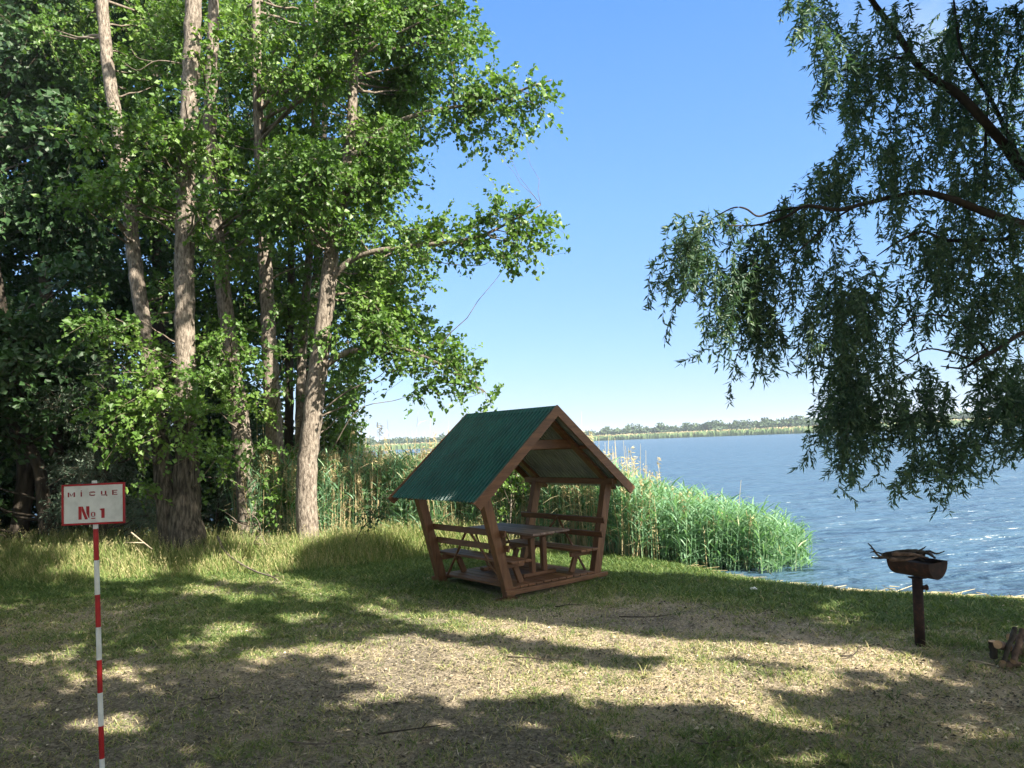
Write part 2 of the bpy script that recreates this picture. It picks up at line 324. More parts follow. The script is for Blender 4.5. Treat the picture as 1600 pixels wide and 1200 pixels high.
def watermat():
    m, t, n, l, o = newmat('lake_water'); tc = n.new('ShaderNodeTexCoord')
    hs = []
    for sc, rz, ds, amp in (((1.0, 2.3, 1), 12, 0, 1.0), ((3.2, 7.5, 1), -14, 1, .34), ((.16, .5, 1), 6, 0, 3.0)):
        mp = n.new('ShaderNodeMapping'); mp.inputs['Scale'].default_value = sc; mp.inputs['Rotation'].default_value = (0, 0, math.radians(rz)); l.new(tc.outputs['Object'], mp.inputs[0])
        q = n.new('ShaderNodeTexNoise'); q.inputs['Scale'].default_value = 1; q.inputs['Detail'].default_value = 3; q.inputs['Roughness'].default_value = .5; q.inputs['Distortion'].default_value = .4; l.new(mp.outputs[0], q.inputs[0])
        a = n.new('ShaderNodeMath'); a.operation = 'MULTIPLY'; l.new(q.outputs[0], a.inputs[0]); a.inputs[1].default_value = amp; hs.append(a.outputs[0])
    s = hs[0]
    for h in hs[1:]:
        a = n.new('ShaderNodeMath'); a.operation = 'ADD'; l.new(s, a.inputs[0]); l.new(h, a.inputs[1]); s = a.outputs[0]
    b = n.new('ShaderNodeBump'); b.inputs['Strength'].default_value = 1; b.inputs['Distance'].default_value = .36; l.new(s, b.inputs['Height'])
    p = n.new('ShaderNodeBsdfPrincipled'); p.inputs['Base Color'].default_value = (.04, .08, .12, 1); p.inputs['Roughness'].default_value = .27; p.inputs['IOR'].default_value = 1.333
    l.new(b.outputs[0], p.inputs['Normal']); l.new(p.outputs[0], o.inputs[0]); return m
def wz(x, y):
    f = np.exp(-np.maximum(y-10, 0)/14)
    z = 0
    for k, (lam, ang, a) in enumerate(((1.7, 78, .016), (1.1, 98, .012), (.72, 66, .008), (.5, 110, .0055), (2.9, 88, .018))):
        q = (x*math.cos(math.radians(ang))+y*math.sin(math.radians(ang)))*2*math.pi/lam
        z = z+a*np.sin(q+4*fbm(x, y, 2.4, 60+k)+k)*(.4+1.2*noise2(x, y, 1.7, 80+k))
    return -.2+z*f
tag(sheet('water', axis(-5000, 5000, 1.5, 17, .10, 1.05), axis(-200, 9000, 8, 30, .07, 1.03), wz, watermat()), kind='structure')
# ------------------------------------------------------------------ leaf and blade builders
def leafquads(P, D, Nn, L, W, fold=.15):
    """rhombic leaves from base P along D, facing Nn"""
    S_ = nrmz(np.cross(D, Nn)); Nn = np.cross(S_, D); L = np.broadcast_to(L, (len(P),))[:, None]; W = np.broadcast_to(W, (len(P),))[:, None]
    V = np.stack([P, P+D*L*.38+S_*W*.5+Nn*W*fold, P+D*L, P+D*L*.38-S_*W*.5+Nn*W*fold], 1)
    i = np.arange(len(P))[:, None]*4; return V.reshape(-1, 3), i+np.array([[0, 1, 2, 3]])
def rdir(n): return nrmz(rng.normal(size=(n, 3)))
def twigleaves(C, R, n, tl, m, L, W, droop=.3, upb=.25, spread=.8):
    """leafy twigs spread through clusters; returns verts, quads, tint and the twig sticks"""
    C = np.repeat(C, n, 0); Rr = np.repeat(R, n)[:, None]; k = len(C)
    off = rdir(k)*(rng.random((k, 1))**.5)*Rr*np.array([1, 1, .75])*.8; st = C+off
    d = nrmz(off/Rr+rdir(k)*spread+np.array([0, 0, upb])); ln = tl*(.6+.8*rng.random((k, 1)))
    t = (np.arange(m)+.5)/m; Pt = st[:, None]+d[:, None]*ln[:, None]*t[None, :, None]
    Pt[..., 2] -= droop*ln*t[None]**2
    P = Pt.reshape(-1, 3)+rng.normal(size=(k*m, 3))*L*.28
    D = nrmz(np.repeat(d, m, 0)*.8+rdir(k*m)*.9+np.array([0, 0, -.45])); Nn = nrmz(rdir(k*m)*.9+np.array([.35, -.3, .75]))
    sz = .5+.85*rng.random(k*m)*np.repeat(.7+.6*rng.random(k), m)
    V, Q = leafquads(P, D, Nn, L*sz, W*sz)
    ct = np.repeat(rng.random(len(C)//n), n); tint = np.clip(np.repeat(ct*.45+rng.random(k)*.3, m)+rng.random(k*m)*.3-.02, 0, 1)
    sv, sq = sticks(st, Pt[:, -1], .004)
    return V, Q, np.repeat(tint, 4), (sv, sq)
def sticks(A, B, r):
    T = nrmz(B-A); ref = np.where(np.abs(T[:, 2:]) < .8, np.array([[0, 0, 1.]]), np.array([[1., 0, 0]])); X = nrmz(np.cross(T, ref)); Y = np.cross(T, X)
    V = []
    for q, rr in ((A, r), (B, r*.4)):
        for a in (0, 2.094, 4.189): V.append(q+(X*math.cos(a)+Y*math.sin(a))*rr)
    V = np.stack(V, 1).reshape(-1, 3); i = np.arange(len(A))[:, None]*6
    return V, np.concatenate([i+np.array([[0, 1, 4, 3]]), i+np.array([[1, 2, 5, 4]]), i+np.array([[2, 0, 3, 5]])])
def join(parts):
    V = []; Q = []; n = 0
    for v, q in parts: V.append(v); Q.append(np.asarray(q)+n); n += len(v)
    return np.concatenate(V), np.concatenate(Q)
def blades(P, D, L, W, curve, seg=3):
    """curved tapering strips from P: start along D, bend over to the ground by curve"""
    n = len(P); L = np.broadcast_to(L, (n,)); W = np.broadcast_to(W, (n,)); curve = np.broadcast_to(curve, (n,))
    t = np.linspace(0, 1, seg+1); hor = nrmz(D*np.array([1, 1, 0])+1e-6)
    C = P[:, None]+D[:, None]*(L[:, None]*t)[..., None]+(hor*.5)[:, None]*(L*curve)[:, None, None]*(t**2)[None, :, None]
    C[..., 2] -= (L*curve)[:, None]*.55*t[None]**2.2
    a = rng.random(n)*6.28; Sd = np.stack([np.cos(a), np.sin(a), np.zeros(n)], -1); wd = W[:, None]*np.array([.75, 1, .7, .12] if seg == 3 else [.8, .8, .12])[None, :seg+1]
    V = np.stack([C-Sd[:, None]*wd[..., None]/2, C+Sd[:, None]*wd[..., None]/2], 2).reshape(-1, 3)
    i = np.arange(n)[:, None, None]*(2*(seg+1))+np.arange(seg)[None, :, None]*2
    return V, (i+np.array([[[0, 1, 3, 2]]])).reshape(-1, 4)
def drift(n, d0, d1, wide=.86):
    d = d0+(d1-d0)*rng.random(n)**.85; x = (rng.random(n)*2-1)*wide*d; return x, d
# ------------------------------------------------------------------ ground cover
GZB = (.457, 10.867, .677)
def gloc(x, y):
    c, s = math.cos(GZB[2]), math.sin(GZB[2]); dx, dy = x-GZB[0], y-GZB[1]; return dx*c+dy*s, -dx*s+dy*c
def clear(x, y):
    u, v = gloc(x, y); return (shore_s(x, y) > .1) & ~((abs(u) < .8) & (v > -.05) & (v < 1.75))
def short_grass(n=600000):
    x, y = drift(n, 3.4, 14.5); g_ = greenness(x, y)
    tuft = fbm(x, y, .16, 51, 2)
    k = (rng.random(n) < .10+1.1*g_*sstep(.36, .62, tuft)+.5*g_**2) & clear(x, y); x, y, g_ = x[k], y[k], g_[k]; n = len(x)
    h = (.03+.055*rng.random(n)+.05*(rng.random(n) < .05)*rng.random(n))*(.7+.8*g_); h = h+(rng.random(n) < .004)*.10
    D = nrmz(np.stack([rng.normal(size=n)*.6, rng.normal(size=n)*.6, np.ones(n)], -1))
    V, Q = blades(np.stack([x, y, gz(x, y)-.004], -1), D, h, .0045+.0006*y, .5, 2)
    v = np.clip(.62-.5*g_+rng.normal(size=n)*.2, 0, 1)
    tag(mk('grass', V, Q, GRASS, attrs={'v': np.repeat(v, 6)}), 'short mown grass, green by the shore and straw coloured in the middle', 'grass', kind='stuff')
short_grass()
def litter(n=380000):
    x, y = drift(n, 3.3, 12.5); g_ = greenness(x, y); dr = dryness(x, y)
    k = (rng.random(n) < (1-.75*g_)*(.35+.65*fbm(x, y, .25, 70, 2)*1.4)) & clear(x, y); x, y, dr = x[k], y[k], dr[k]; n = len(x)
    a = rng.random(n)*6.28; D = nrmz(np.stack([np.cos(a), np.sin(a), rng.normal(size=n)*.16+.06], -1))
    long = rng.random(n) < .72
    L = np.where(long, .02+.05*rng.random(n)+.08*rng.random(n)**5, .012+.025*rng.random(n)); W = np.where(long, .0015+.002*rng.random(n)+.0003*y, .35*L+.004)
    V, Q = leafquads(np.stack([x, y, gz(x, y)+.004+.008*rng.random(n)], -1), D, nrmz(rdir(n)*.5+np.array([0, 0, 1])), L, W, .1)
    v = np.clip(np.where(long, .30+.55*dr+rng.normal(size=n)*.22, .25+rng.normal(size=n)*.22), 0, 1)
    tag(mk('straw_litter', V, Q, LITTER, attrs={'v': np.repeat(v, 4)}), 'dry straw, bark chips and dead leaves scattered over the ground', 'litter', kind='stuff')
litter()
def weeds(n=330):
    x, y = drift(n, 3.6, 12.5); k = clear(x, y); x, y = x[k], y[k]; n = len(x); m = 22
    cx = np.repeat(x, m); cy = np.repeat(y, m); s_ = np.repeat(.4+rng.random(n)**2*1.3, m); q = n*m; a = rng.random(q)*6.28; r = rng.random(q)*.035*s_
    px, py = cx+np.cos(a)*r, cy+np.sin(a)*r; D = nrmz(np.stack([np.cos(a)*.55+rng.normal(size=q)*.2, np.sin(a)*.55+rng.normal(size=q)*.2, np.ones(q)], -1))
    V, Q = blades(np.stack([px, py, gz(px, py)-.005], -1), D, s_*(.05+.08*rng.random(q)), .006, .5+.5*rng.random(q))
    tag(mk('weed_tufts', V, Q, GRASS, attrs={'v': np.repeat(np.clip(np.repeat(rng.random(n)*.75, m)+rng.normal(size=q)*.08, 0, 1), 8)}), 'scattered longer tufts of green and yellowing grass in the clearing', 'grass', kind='stuff')
    n = 9000; x, y = drift(n, 3.4, 11.5); k = clear(x, y) & (fbm(x, y, .5, 77) > .42); x, y = x[k], y[k]; n = len(x); a = rng.random(n)*6.28
    V, Q = leafquads(np.stack([x, y, gz(x, y)+.008+.01*rng.random(n)], -1), nrmz(np.stack([np.cos(a), np.sin(a), rng.normal(size=n)*.3], -1)), nrmz(rdir(n)*.7+np.array([0, 0, 1])), .02+.035*rng.random(n), .014+.018*rng.random(n), .35)
    tag(mk('dead_leaves', V, Q, LITTER, attrs={'v': np.repeat(rng.random(n)**1.6, 4)}), 'curled brown and grey dead leaves lying on the clearing', 'leaves', kind='stuff')
weeds()
def tall_grass(n=60000):
    P = []
    x = rng.uniform(-14, 2.6, n*3); y = rng.uniform(12.3, 18.5, n*3)
    edge = 13.4+.5*(fbm(x, y, 1.5, 90)-.5)*2+sstep(-3.2, -1.5, x)*.6; hgt = sstep(0, 1.2, y-edge)
    right = (x > -1.5); edge2 = 13.9+np.clip(x, -1, 3)*-.35
    k = (y > edge) & (shore_s(x, y) > -.3) & (~right | (y > edge2)) & (fbm(x, y, .5, 95, 2) > .36+.1*(y > 15.5)); x, y, hgt = x[k][:n], y[k][:n], hgt[k][:n]; n = len(x)
    h = (.16+.50*hgt*(.5+.6*fbm(x, y, 1.1, 97)))*(.6+.6*rng.random(n))*np.where(x > -3, 1.15, 1)
    D = nrmz(np.stack([rng.normal(size=n)*.22-.05, rng.normal(size=n)*.22, np.ones(n)], -1))
    V, Q = blades(np.stack([x, y, gz(x, y)-.01], -1), D, h, .008+.004*rng.random(n), .15+.5*rng.random(n)**2)
    v = np.clip(.40+.22*rng.normal(size=n)*.7+.12*(rng.random(n) < .2), 0, 1)
    # seed heads
    m = rng.random(n) < .07; top = V.reshape(n, 8, 3)[m][:, 6]; q = len(top)
    tp = np.repeat(top, 7, 0)+rng.normal(size=(q*7, 3))*np.array([.012, .012, .05]); sv, sq = leafquads(tp, nrmz(rdir(q*7)*.5+np.array([0, 0, 1])), rdir(q*7), .035, .010)
    V2, Q2 = join([(V, Q), (sv, sq)])
    tag(mk('tall_grass', V2, Q2, GRASS, attrs={'v': np.r_[np.repeat(v, 8), np.full(len(sv), .66)]}), 'tall uncut grass with seed heads around the tree feet and behind the shelter', 'grass', kind='stuff')
tall_grass()
# ------------------------------------------------------------------ reeds
def reed_height(x, y):
    h = np.interp(x, [-6, -3, 1.3, 2.4, 3.3, 4.2, 4.95], [1.95, 1.92, 1.76, 1.42, 1.24, 1.0, .62])
    return h*(.92+.16*fbm(x, y, .8, 110))
def reed_spots(n, area, dens):
    x = rng.uniform(area[0], area[1], n); y = rng.uniform(area[2], area[3], n)
    front = np.interp(x, [-6, -1, 1.2, 2.0, 3.0, 4.0, 4.7, 5.4], [16.0, 15.4, 14.3, 13.0, 12.6, 12.25, 12.8, 15.5])+1.1*(fbm(x, y, .6, 120)-.5)
    back = np.interp(x, [-6, 1, 2.5, 4, 5.4], [20.5, 19, 17.2, 14.9, 13.9])
    k = (y > front) & (y < back) & (rng.random(n) < dens(x, y)); return x[k], y[k]
def green_reeds():
    x, y = reed_spots(34000, (-6, 5.05, 12, 20.6), lambda x, y: np.where(x > 1.6, .50*(.5+.8*fbm(x, y, .35, 133)), .40+.25*(fbm(x, y, .9, 130) > .5))*np.where(x > 4.3, .6, 1))
    n = len(x); h = reed_height(x, y)*(.7+.3*rng.random(n)); z0 = np.maximum(gz(x, y), -.3)
    lean = np.stack([rng.normal(size=n)*.085+np.where(x > 3.6, .08, .03), rng.normal(size=n)*.085, np.ones(n)], -1); base = np.stack([x, y, z0], -1); top = base+lean*h[:, None]
    parts = [sticks(base, top, .0055)]; cnt = [6]; tin = [np.repeat(.55+.45*rng.random(n)**2, 6)]
    m = 11; t = np.linspace(.16, .99, m)[None]+rng.normal(size=(n, m))*.03
    P = (base[:, None]+(top-base)[:, None]*t[..., None]).reshape(-1, 3); k = n*m; a = rng.random(k)*6.28; el = .5+1.2*rng.random(k)
    D = nrmz(np.stack([np.cos(a)+.25, np.sin(a), el*1.2], -1)); L = (.26+.22*rng.random(k))*np.repeat(.6+.35*h, m)/1.2
    parts.append(blades(P, D, L, .022+.012*rng.random(k), .25+.7*rng.random(k))); tin.append(np.repeat(np.clip(np.repeat(rng.random(n)*.4, m)+.5*rng.random(k)+np.where(rng.random(k) < .05, .5, 0), 0, 1), 8))
    V, Q = join(parts)
    tag(mk('green_reeds', V, Q, REEDG, attrs={'v': np.concatenate(tin)}), 'dense bed of green reeds along the water, lower towards its right end', 'reeds', kind='stuff')
def dry_reeds():
    x, y = reed_spots(26000, (-6, 3.9, 12, 20.6), lambda x, y: np.where(x > 2.4, .06, np.where(x > 1.5, .22, .55)))
    n = len(x); h = np.minimum(reed_height(x, y)*(.55+.55*rng.random(n)**.6), 2.7); h = np.where((x > 1.2) & (x < 3) & (y > 14.6) & (rng.random(n) < .3), h*1.4, np.where(rng.random(n) < .04, h*1.35, h)); z0 = np.maximum(gz(x, y), -.3)
    lean = np.stack([rng.normal(size=n)*.07, rng.normal(size=n)*.07, np.ones(n)], -1); base = np.stack([x, y, z0], -1); top = base+lean*h[:, None]
    parts = [sticks(base, top, .007)]; tin = [np.repeat(.35+.5*rng.random(n), 6)]
    m = 4; t = rng.uniform(.15, .9, (n, m)); P = (base[:, None]+(top-base)[:, None]*t[..., None]).reshape(-1, 3); k = n*m; a = rng.random(k)*6.28
    D = nrmz(np.stack([np.cos(a), np.sin(a), .6+rng.random(k)], -1)); parts.append(blades(P, D, .15+.22*rng.random(k), .014, .8+.8*rng.random(k))); tin.append(np.repeat(.4+.6*rng.random(k), 8))
    pm = rng.random(n) < .33; tp = top[pm]; q = len(tp); r_ = 16; c = np.repeat(tp, r_, 0); s = rng.random((q*r_, 1)); c = c+np.array([0, 0, -.22])*s+rng.normal(size=(q*r_, 3))*.016
    D = nrmz(np.array([[.5, .1, -.3]])+rdir(q*r_)*.6); parts.append(leafquads(c, D, rdir(q*r_), .09, .018)); tin.append(np.repeat(np.repeat(.15+.6*rng.random(q), r_), 4))
    V, Q = join(parts)
    tag(mk('dry_reeds', V, Q, REEDD, attrs={'v': np.concatenate(tin)}), 'dry tan reeds with feathery plumes standing among the green ones', 'reeds', kind='stuff')
green_reeds(); dry_reeds()
def shore_straw(n=900):
    x = rng.uniform(1.6, 9.5, n); s0 = rng.normal(size=n)*.16+.1; y = np.interp(x, SHX, SHY)-s0/.85; n = len(x)
    a = rng.normal(size=n)*.7-.35+np.pi*(rng.random(n) < .5); A = np.stack([x, y, np.maximum(gz(x, y), -.19)+.02+.03*rng.random(n)], -1)
    L = (.12+.45*rng.random(n)**2)[:, None]; B = A+np.stack([np.cos(a), np.sin(a)*.6, rng.normal(size=n)*.05], -1)*L; B[:, 2] = np.maximum(B[:, 2], -.175)
    V, Q = sticks(A, B, .007)
    tag(mk('washed_up_straw', V, Q, REEDD, attrs={'v': np.repeat(.5+.5*rng.random(n), 6)}), 'pale broken reed stalks washed up along the waterline', 'litter', kind='stuff')
shore_straw()
# ------------------------------------------------------------------ far bank
def far_bank():
    n = 22000; x = rng.uniform(-330, 420, n); y = np.interp(x, BKX, BKY)+rng.random(n)**1.5*26-1.5; dep = y-np.interp(x, BKX, BKY)
    h = 2.0+1.1*rng.random(n); base = np.stack([x, y, np.full(n, -.3)+.02*dep], -1)
    a = rng.random(n)*3.14; Sd = np.stack([np.cos(a), np.sin(a)*.6, np.zeros(n)], -1); wd = (.25+.55*rng.random(n))[:, None]
    V = np.stack([base-Sd*wd, base+Sd*wd, base+Sd*wd*.7+np.array([0, 0, 1])*h[:, None], base-Sd*wd*.5+np.array([0, 0, 1])*(h*.9)[:, None]], 1).reshape(-1, 3)
    dry = dep > 4+4*rng.random(n); Q = np.arange(n)[:, None]*4+np.array([[0, 1, 2, 3]])
    tag(mk('far_reeds', V, Q, [FARREED, REEDD], attrs={'v': np.repeat(.1+.5*rng.random(n), 4)}, fmat=dry.astype(int)), 'band of green and tan reeds along the far bank', 'reeds', kind='stuff')
    def crown(hh, ww, n):
        c = rdir(26)*np.array([ww*.5, ww*.5, hh*.38])*(rng.random((26, 1))**.4)+np.array([0, 0, hh*.55]); p = np.repeat(c, n//26, 0); p = p+rdir(len(p))*rng.random((len(p), 1))**.5*np.array([ww, ww, hh])*.17
        V, Q = leafquads(p, rdir(len(p)), nrmz(rdir(len(p))+np.array([.3, -.3, .6])), 1.35, 1.2); return V, Q, np.repeat(rng.random(len(p)), 4)
    # continuous low wood
    parts = []; tin = []
    for i in range(430):
        x = -330+i*1.75+rng.normal(); y = np.interp(x, BKX, BKY)+rng.uniform(30, 75); V, Q, t = crown(rng.uniform(3.8, 6.6)*(.8+.5*fbm(x, 0, 14, 300)), rng.uniform(6, 10), 208); V = V+np.array([x, y, .2]); parts.append((V, Q)); tin.append(t)
    V, Q = join(parts); tag(mk('far_wood', V, Q, FARLEAF, attrs={'v': np.concatenate(tin)}), 'low continuous wood along the far bank', 'wood', kind='stuff')
    protos = []
    for k, (px, hh, ww) in enumerate(((985, 9.0, 12), (943, 7.0, 7), (1030, 8, 8), (1070, 8.6, 9), (1105, 8, 7), (1120, 8.2, 8), (1165, 8.8, 11), (1195, 8.5, 9), (1238, 9, 12), (1265, 7.5, 8), (1440, 9, 11), (1545, 9, 10), (655, 6.5, 8), (612, 5.5, 7), (690, 6, 8))):
        x0 = (px-800)/F*440; d = np.interp(x0, BKX, BKY)+36; d = np.interp((px-800)/F*d, BKX, BKY)+36; x0 = (px-800)/F*d
        hh *= d/430*.98
        if k < 3:
            V, Q, t = crown(hh, ww, 520); t_ = empty('far_tree', (x0, d, .2), 'broad dark tree standing above its neighbours on the far bank', 'tree', 'trees on the far bank')
            cr = mk('crown', V+np.array([x0, d, .2]), Q, FARLEAF, t_, {'v': t}); tr = MB().tube([(x0, d, 0), (x0, d, hh*.6)], [.35, .15], 6).build('trunk', DARKBARK, t_); protos.append((t_, cr, tr, hh)); r = t_
        else:
            src = protos[k % 3]; r = src[0].copy(); COL.objects.link(r); r.location = (x0, d, .2); s = hh/src[3]; r.scale = (s*1.1, s, s); r.rotation_euler = (0, 0, k*1.3)
            for q in src[1:3]: c = q.copy(); COL.objects.link(c); c.parent = r
        r['label'] = FARLAB[k]
FARLAB = ['broadest dark tree on the far bank just right of the shelter roof', 'small far tree touching the shelter roof edge', 'far tree right of the broad dark one near the roof',
          'far tree above the middle of the green reed clump', 'narrow far tree close right of the one over the reed clump', 'low far tree next to the narrow one, over the reed clump', 'wide far tree over the right half of the reed clump',
          'far tree over the right tip of the reed clump', 'tall wide far tree just left of the willow curtain', 'lower far tree touching the left edge of the willow curtain', 'far tree seen through the hanging willow twigs', 'far tree near the right frame edge behind the willow',
          'far tree left of the shelter roof seen over the reeds', 'leftmost far tree beside the poplar trunks', 'far tree touching the left slope of the shelter roof']
far_bank()
# ------------------------------------------------------------------ poplars
VIS = [((302, 0), (297, 150), 24), ((290, 285), (288, 580), 24), ((160, 0), (172, 130), 16), ((203, 330), (215, 480), 18), ((332, 130), (328, 230), 18), ((328, 290), (332, 345), 18), ((350, 440), (352, 490), 18),
       ((382, 690), (386, 830), 22), ((405, 170), (408, 250), 16), ((412, 390), (418, 600), 18), ((425, 620), (430, 720), 18), ((552, 110), (547, 270), 16), ((525, 350), (505, 480), 24), ((505, 480), (480, 860), 30), ((478, 470), (470, 560), 14), ((520, 430), (562, 400), 10)]
def hides(px, py, r):
    for (a, b, w_) in VIS:
        a = np.array(a, float); b = np.array(b, float); p = np.array([px, py]); t = np.clip(((p-a)@(b-a))/((b-a)@(b-a)), 0, 1)
        if np.linalg.norm(p-(a+t*(b-a))) < r*.85+w_*.5: return True
    return False
def polytrunk(px, d, w_, base_z=-.1):
    """px: list of (x, y, width in photo pixels); depth d or list"""
    ds = d if isinstance(d, (list, tuple)) else [d]*len(px)
    pts = [at(x, y, q) for (x, y), q in zip(px, ds)]; rad = [wi*q/F/2*.88 for wi, q in zip(w_, ds)]
    return pts, rad
def bark_tube(mb, pts, rad, n=12, flare=0):
    m = max(8, int(np.linalg.norm(np.diff(pts, axis=0), axis=1).sum()/.22)); P = smooth_path(pts, m); R = np.interp(np.linspace(0, 1, m), np.linspace(0, 1, len(rad)), rad)
    if flare: R = R*(1+flare*np.exp(-np.linspace(0, 1, m)*m*.22/.25))
    P = P+rng.normal(size=P.shape)*R[:, None]*.05
    mb.tube(P, R, n, .12); return P, R
def limb(mb, a, b, r, sag=.1, n=5, seg=7):
    a = np.asarray(a, float); b = np.asarray(b, float); L = np.linalg.norm(b-a); c = (a+b)/2+np.array([0, 0, -sag*L])+rng.normal(size=3)*L*.05
    t = np.linspace(0, 1, seg)[:, None]; P = a*(1-t)**2+2*c*t*(1-t)+b*t*t; P[1:-1] += rng.normal(size=(seg-2, 3))*L*.012
    mb.tube(P, np.linspace(r, r*.25, seg), n)
def fill(poly, n, d0, d1, r0, r1, avoid=None):
    out = []; xs = [p[0] for p in poly]; ys = [p[1] for p in poly]; tries = 0
    while len(out) < n and tries < n*60:
        tries += 1; x = random.uniform(min(xs), max(xs)); y = random.uniform(min(ys), max(ys)); r = random.uniform(r0, r1); d = random.uniform(d0, d1)
        if not inpoly(x, y, poly): continue
        if avoid is not None and d < avoid and hides(x, y, r): continue
        out.append((x, y, r, d))
    return out
def poplar(label, trunks, clusters, per=14, tl=.42, m=12, L=.095, W=.085, bark=None, leaf=None, name='poplar_tree', extra=None, group='poplars at the edge of the wood', limbs=True, flare=.35, mats=None):
    base = np.array(trunks[0][0][0]); base[2] = 0
    t = empty(name, base, label, 'tree', group); mb = MB(); paths = []
    for k, (pts, rad) in enumerate(trunks):
        pts = [np.asarray(p, float) for p in pts]
        if k == 0: pts[0] = pts[0].copy(); pts[0][2] = -.12
        mb = MB(); paths.append(bark_tube(mb, pts, rad, 14, flare if k == 0 else 0))
        mb.build('trunk' if k == 0 else 'stem', (mats[k] if mats else None) or bark or BARK, t, True)
    allp = np.concatenate([p for p, r in paths]); allr = np.concatenate([r for p, r in paths])
    C = np.array([at(x, y, d) for x, y, r, d in clusters]); R = np.array([r*d/F for x, y, r, d in clusters])
    if limbs:
        lb = MB()
        for c, r in zip(C, R):
            cand = allp-c; dist = np.linalg.norm(cand*np.array([1, 1, 1.3]), axis=1)+np.maximum(allp[:, 2]-c[2]+.4, 0)*2; i = np.argmin(dist)
            limb(lb, allp[i], c, min(allr[i]*.45, .012+.012*dist[i]), .04)
        if extra:
            for e in extra: q = MB(); q.tube(smooth_path(e[0], 14), np.linspace(e[1], e[2], 14), 6, .1); q.build('dead_branch', TWIG, t, True)
        lb.build('branches', TWIG if bark is None else bark, t, True)
    nper = np.maximum((per*2.6*(R/.7)**2), 3).astype(int)
    Vs = []; Qs = []; T = []; sk = []
    for q in np.unique(nper):
        s = nper == q; V, Q, ti, st = twigleaves(C[s], R[s], int(q), tl, m, L, W); Vs.append((V, Q)); T.append(ti); sk.append(st)
    V, Q = join(Vs); nl = len(Q); sv, sq = join(sk); V, Q = join([(V, Q), (sv, sq)])
    mk('crown', V, Q, [leaf or POPLAR, TWIG], t, {'v': np.r_[np.concatenate(T), np.zeros(len(sv))]}, fmat=np.r_[np.zeros(nl), np.ones(len(Q)-nl)].astype(int))
    return t
random.seed(3)
# D: the right-hand pale trunk with boughs over the lake
D = polytrunk([(480, 872), (480, 740), (492, 620), (510, 470), (520, 380), (537, 300), (548, 200), (553, 100), (556, -60), (560, -260)], [15.3]*10, [38, 36, 34, 30, 25, 20, 18, 16, 13, 8])
D2 = polytrunk([(512, 440), (560, 400), (640, 385), (740, 372), (800, 345), (845, 320)], [15.3, 15.1, 14.8, 14.6, 14.5, 14.4], [13, 11, 8, 6, 4, 2])
D3 = polytrunk([(545, 250), (600, 200), (680, 172), (760, 160), (830, 135), (862, 125)], [15.3, 15.1, 14.8, 14.6, 14.5, 14.4], [11, 9, 7, 5, 4, 2])
D4 = polytrunk([(503, 575), (545, 550), (610, 540), (670, 560), (720, 590), (758, 612)], [15.3, 15.2, 15, 14.8, 14.7, 14.6], [12, 10, 7, 5, 3, 2])
cl = [(x, y, r, d) for x, y, r, d in [
    (765, 165, 42, 14.6), (815, 150, 36, 14.5), (845, 150, 24, 14.4), (735, 190, 32, 14.7), (765, 225, 20, 14.5), (785, 215, 18, 14.5), (720, 140, 30, 14.7), (700, 180, 26, 14.8), (765, 120, 24, 14.6), (850, 168, 16, 14.4),
    (785, 345, 40, 14.5), (820, 385, 34, 14.4), (845, 350, 22, 14.4), (750, 360, 34, 14.6), (715, 372, 30, 14.7), (795, 410, 24, 14.4), (780, 305, 16, 14.5), (850, 395, 15, 14.4), (690, 340, 24, 14.8),
    (650, 560, 34, 14.9), (690, 590, 36, 14.8), (725, 590, 26, 14.6), (660, 610, 24, 14.8), (748, 600, 16, 14.6), (712, 625, 14, 14.7), (640, 585, 24, 14.9), (720, 560, 22, 14.7), (762, 632, 6, 14.6), (762, 620, 7, 14.6), (738, 575, 18, 14.6)]]
cl += fill([(470, 0), (752, 0), (740, 55), (690, 100), (660, 150), (560, 160), (480, 150)], 20, 14.2, 17, 38, 62, 16.2)
cl += fill([(560, 130), (645, 130), (625, 200), (605, 330), (655, 350), (635, 480), (560, 500), (555, 300)], 22, 14.6, 17.5, 34, 58)
cl += fill([(560, 470), (660, 470), (690, 520), (690, 555), (600, 545), (520, 560), (530, 500)], 10, 14.5, 16.5, 28, 46)
cl += fill([(420, 200), (545, 210), (520, 360), (420, 380)], 12, 13.6, 14.8, 28, 46, 15.2)
cl += [(520, 265, 44, 13.8), (480, 300, 44, 13.8), (450, 250, 40, 13.7), (460, 330, 34, 13.9), (505, 330, 26, 14.2), (560, 620, 26, 15.4), (545, 590, 22, 15.4), (530, 650, 22, 15.6)]
dead = [(list(map(lambda q: at(*q), [(505, 640, 15.2), (545, 610, 15.1), (590, 590, 15), (620, 560, 15)])), .018, .004), (list(map(lambda q: at(*q), [(520, 700, 15.2), (560, 640, 15), (620, 625, 15), (660, 610, 15)])), .012, .003),
        (list(map(lambda q: at(*q), [(640, 400, 14.8), (700, 412, 14.7), (750, 415, 14.7), (770, 405, 14.7)])), .010, .003), (list(map(lambda q: at(*q), [(520, 420, 15.2), (490, 370, 15.1), (470, 350, 15.1)])), .015, .004),
        (list(map(lambda q: at(*q), [(515, 430, 15.1), (545, 450, 15), (580, 470, 15), (600, 500, 15)])), .012, .004)]
poplar('pale poplar with an orange bark wound at its foot and boughs over the lake', [D, D2, D3, D4], cl+[(800, 175, 30, 14.5), (720, 200, 26, 14.7), (660, 190, 30, 14.9), (740, 150, 30, 14.6), (780, 130, 24, 14.5), (805, 200, 16, 14.5), (770, 395, 28, 14.5), (735, 395, 24, 14.6), (690, 385, 26, 14.8), (665, 360, 30, 14.8), (800, 335, 26, 14.4), (835, 370, 24, 14.4), (620, 560, 30, 15), (700, 560, 24, 14.8)], per=28, bark=None, extra=dead)
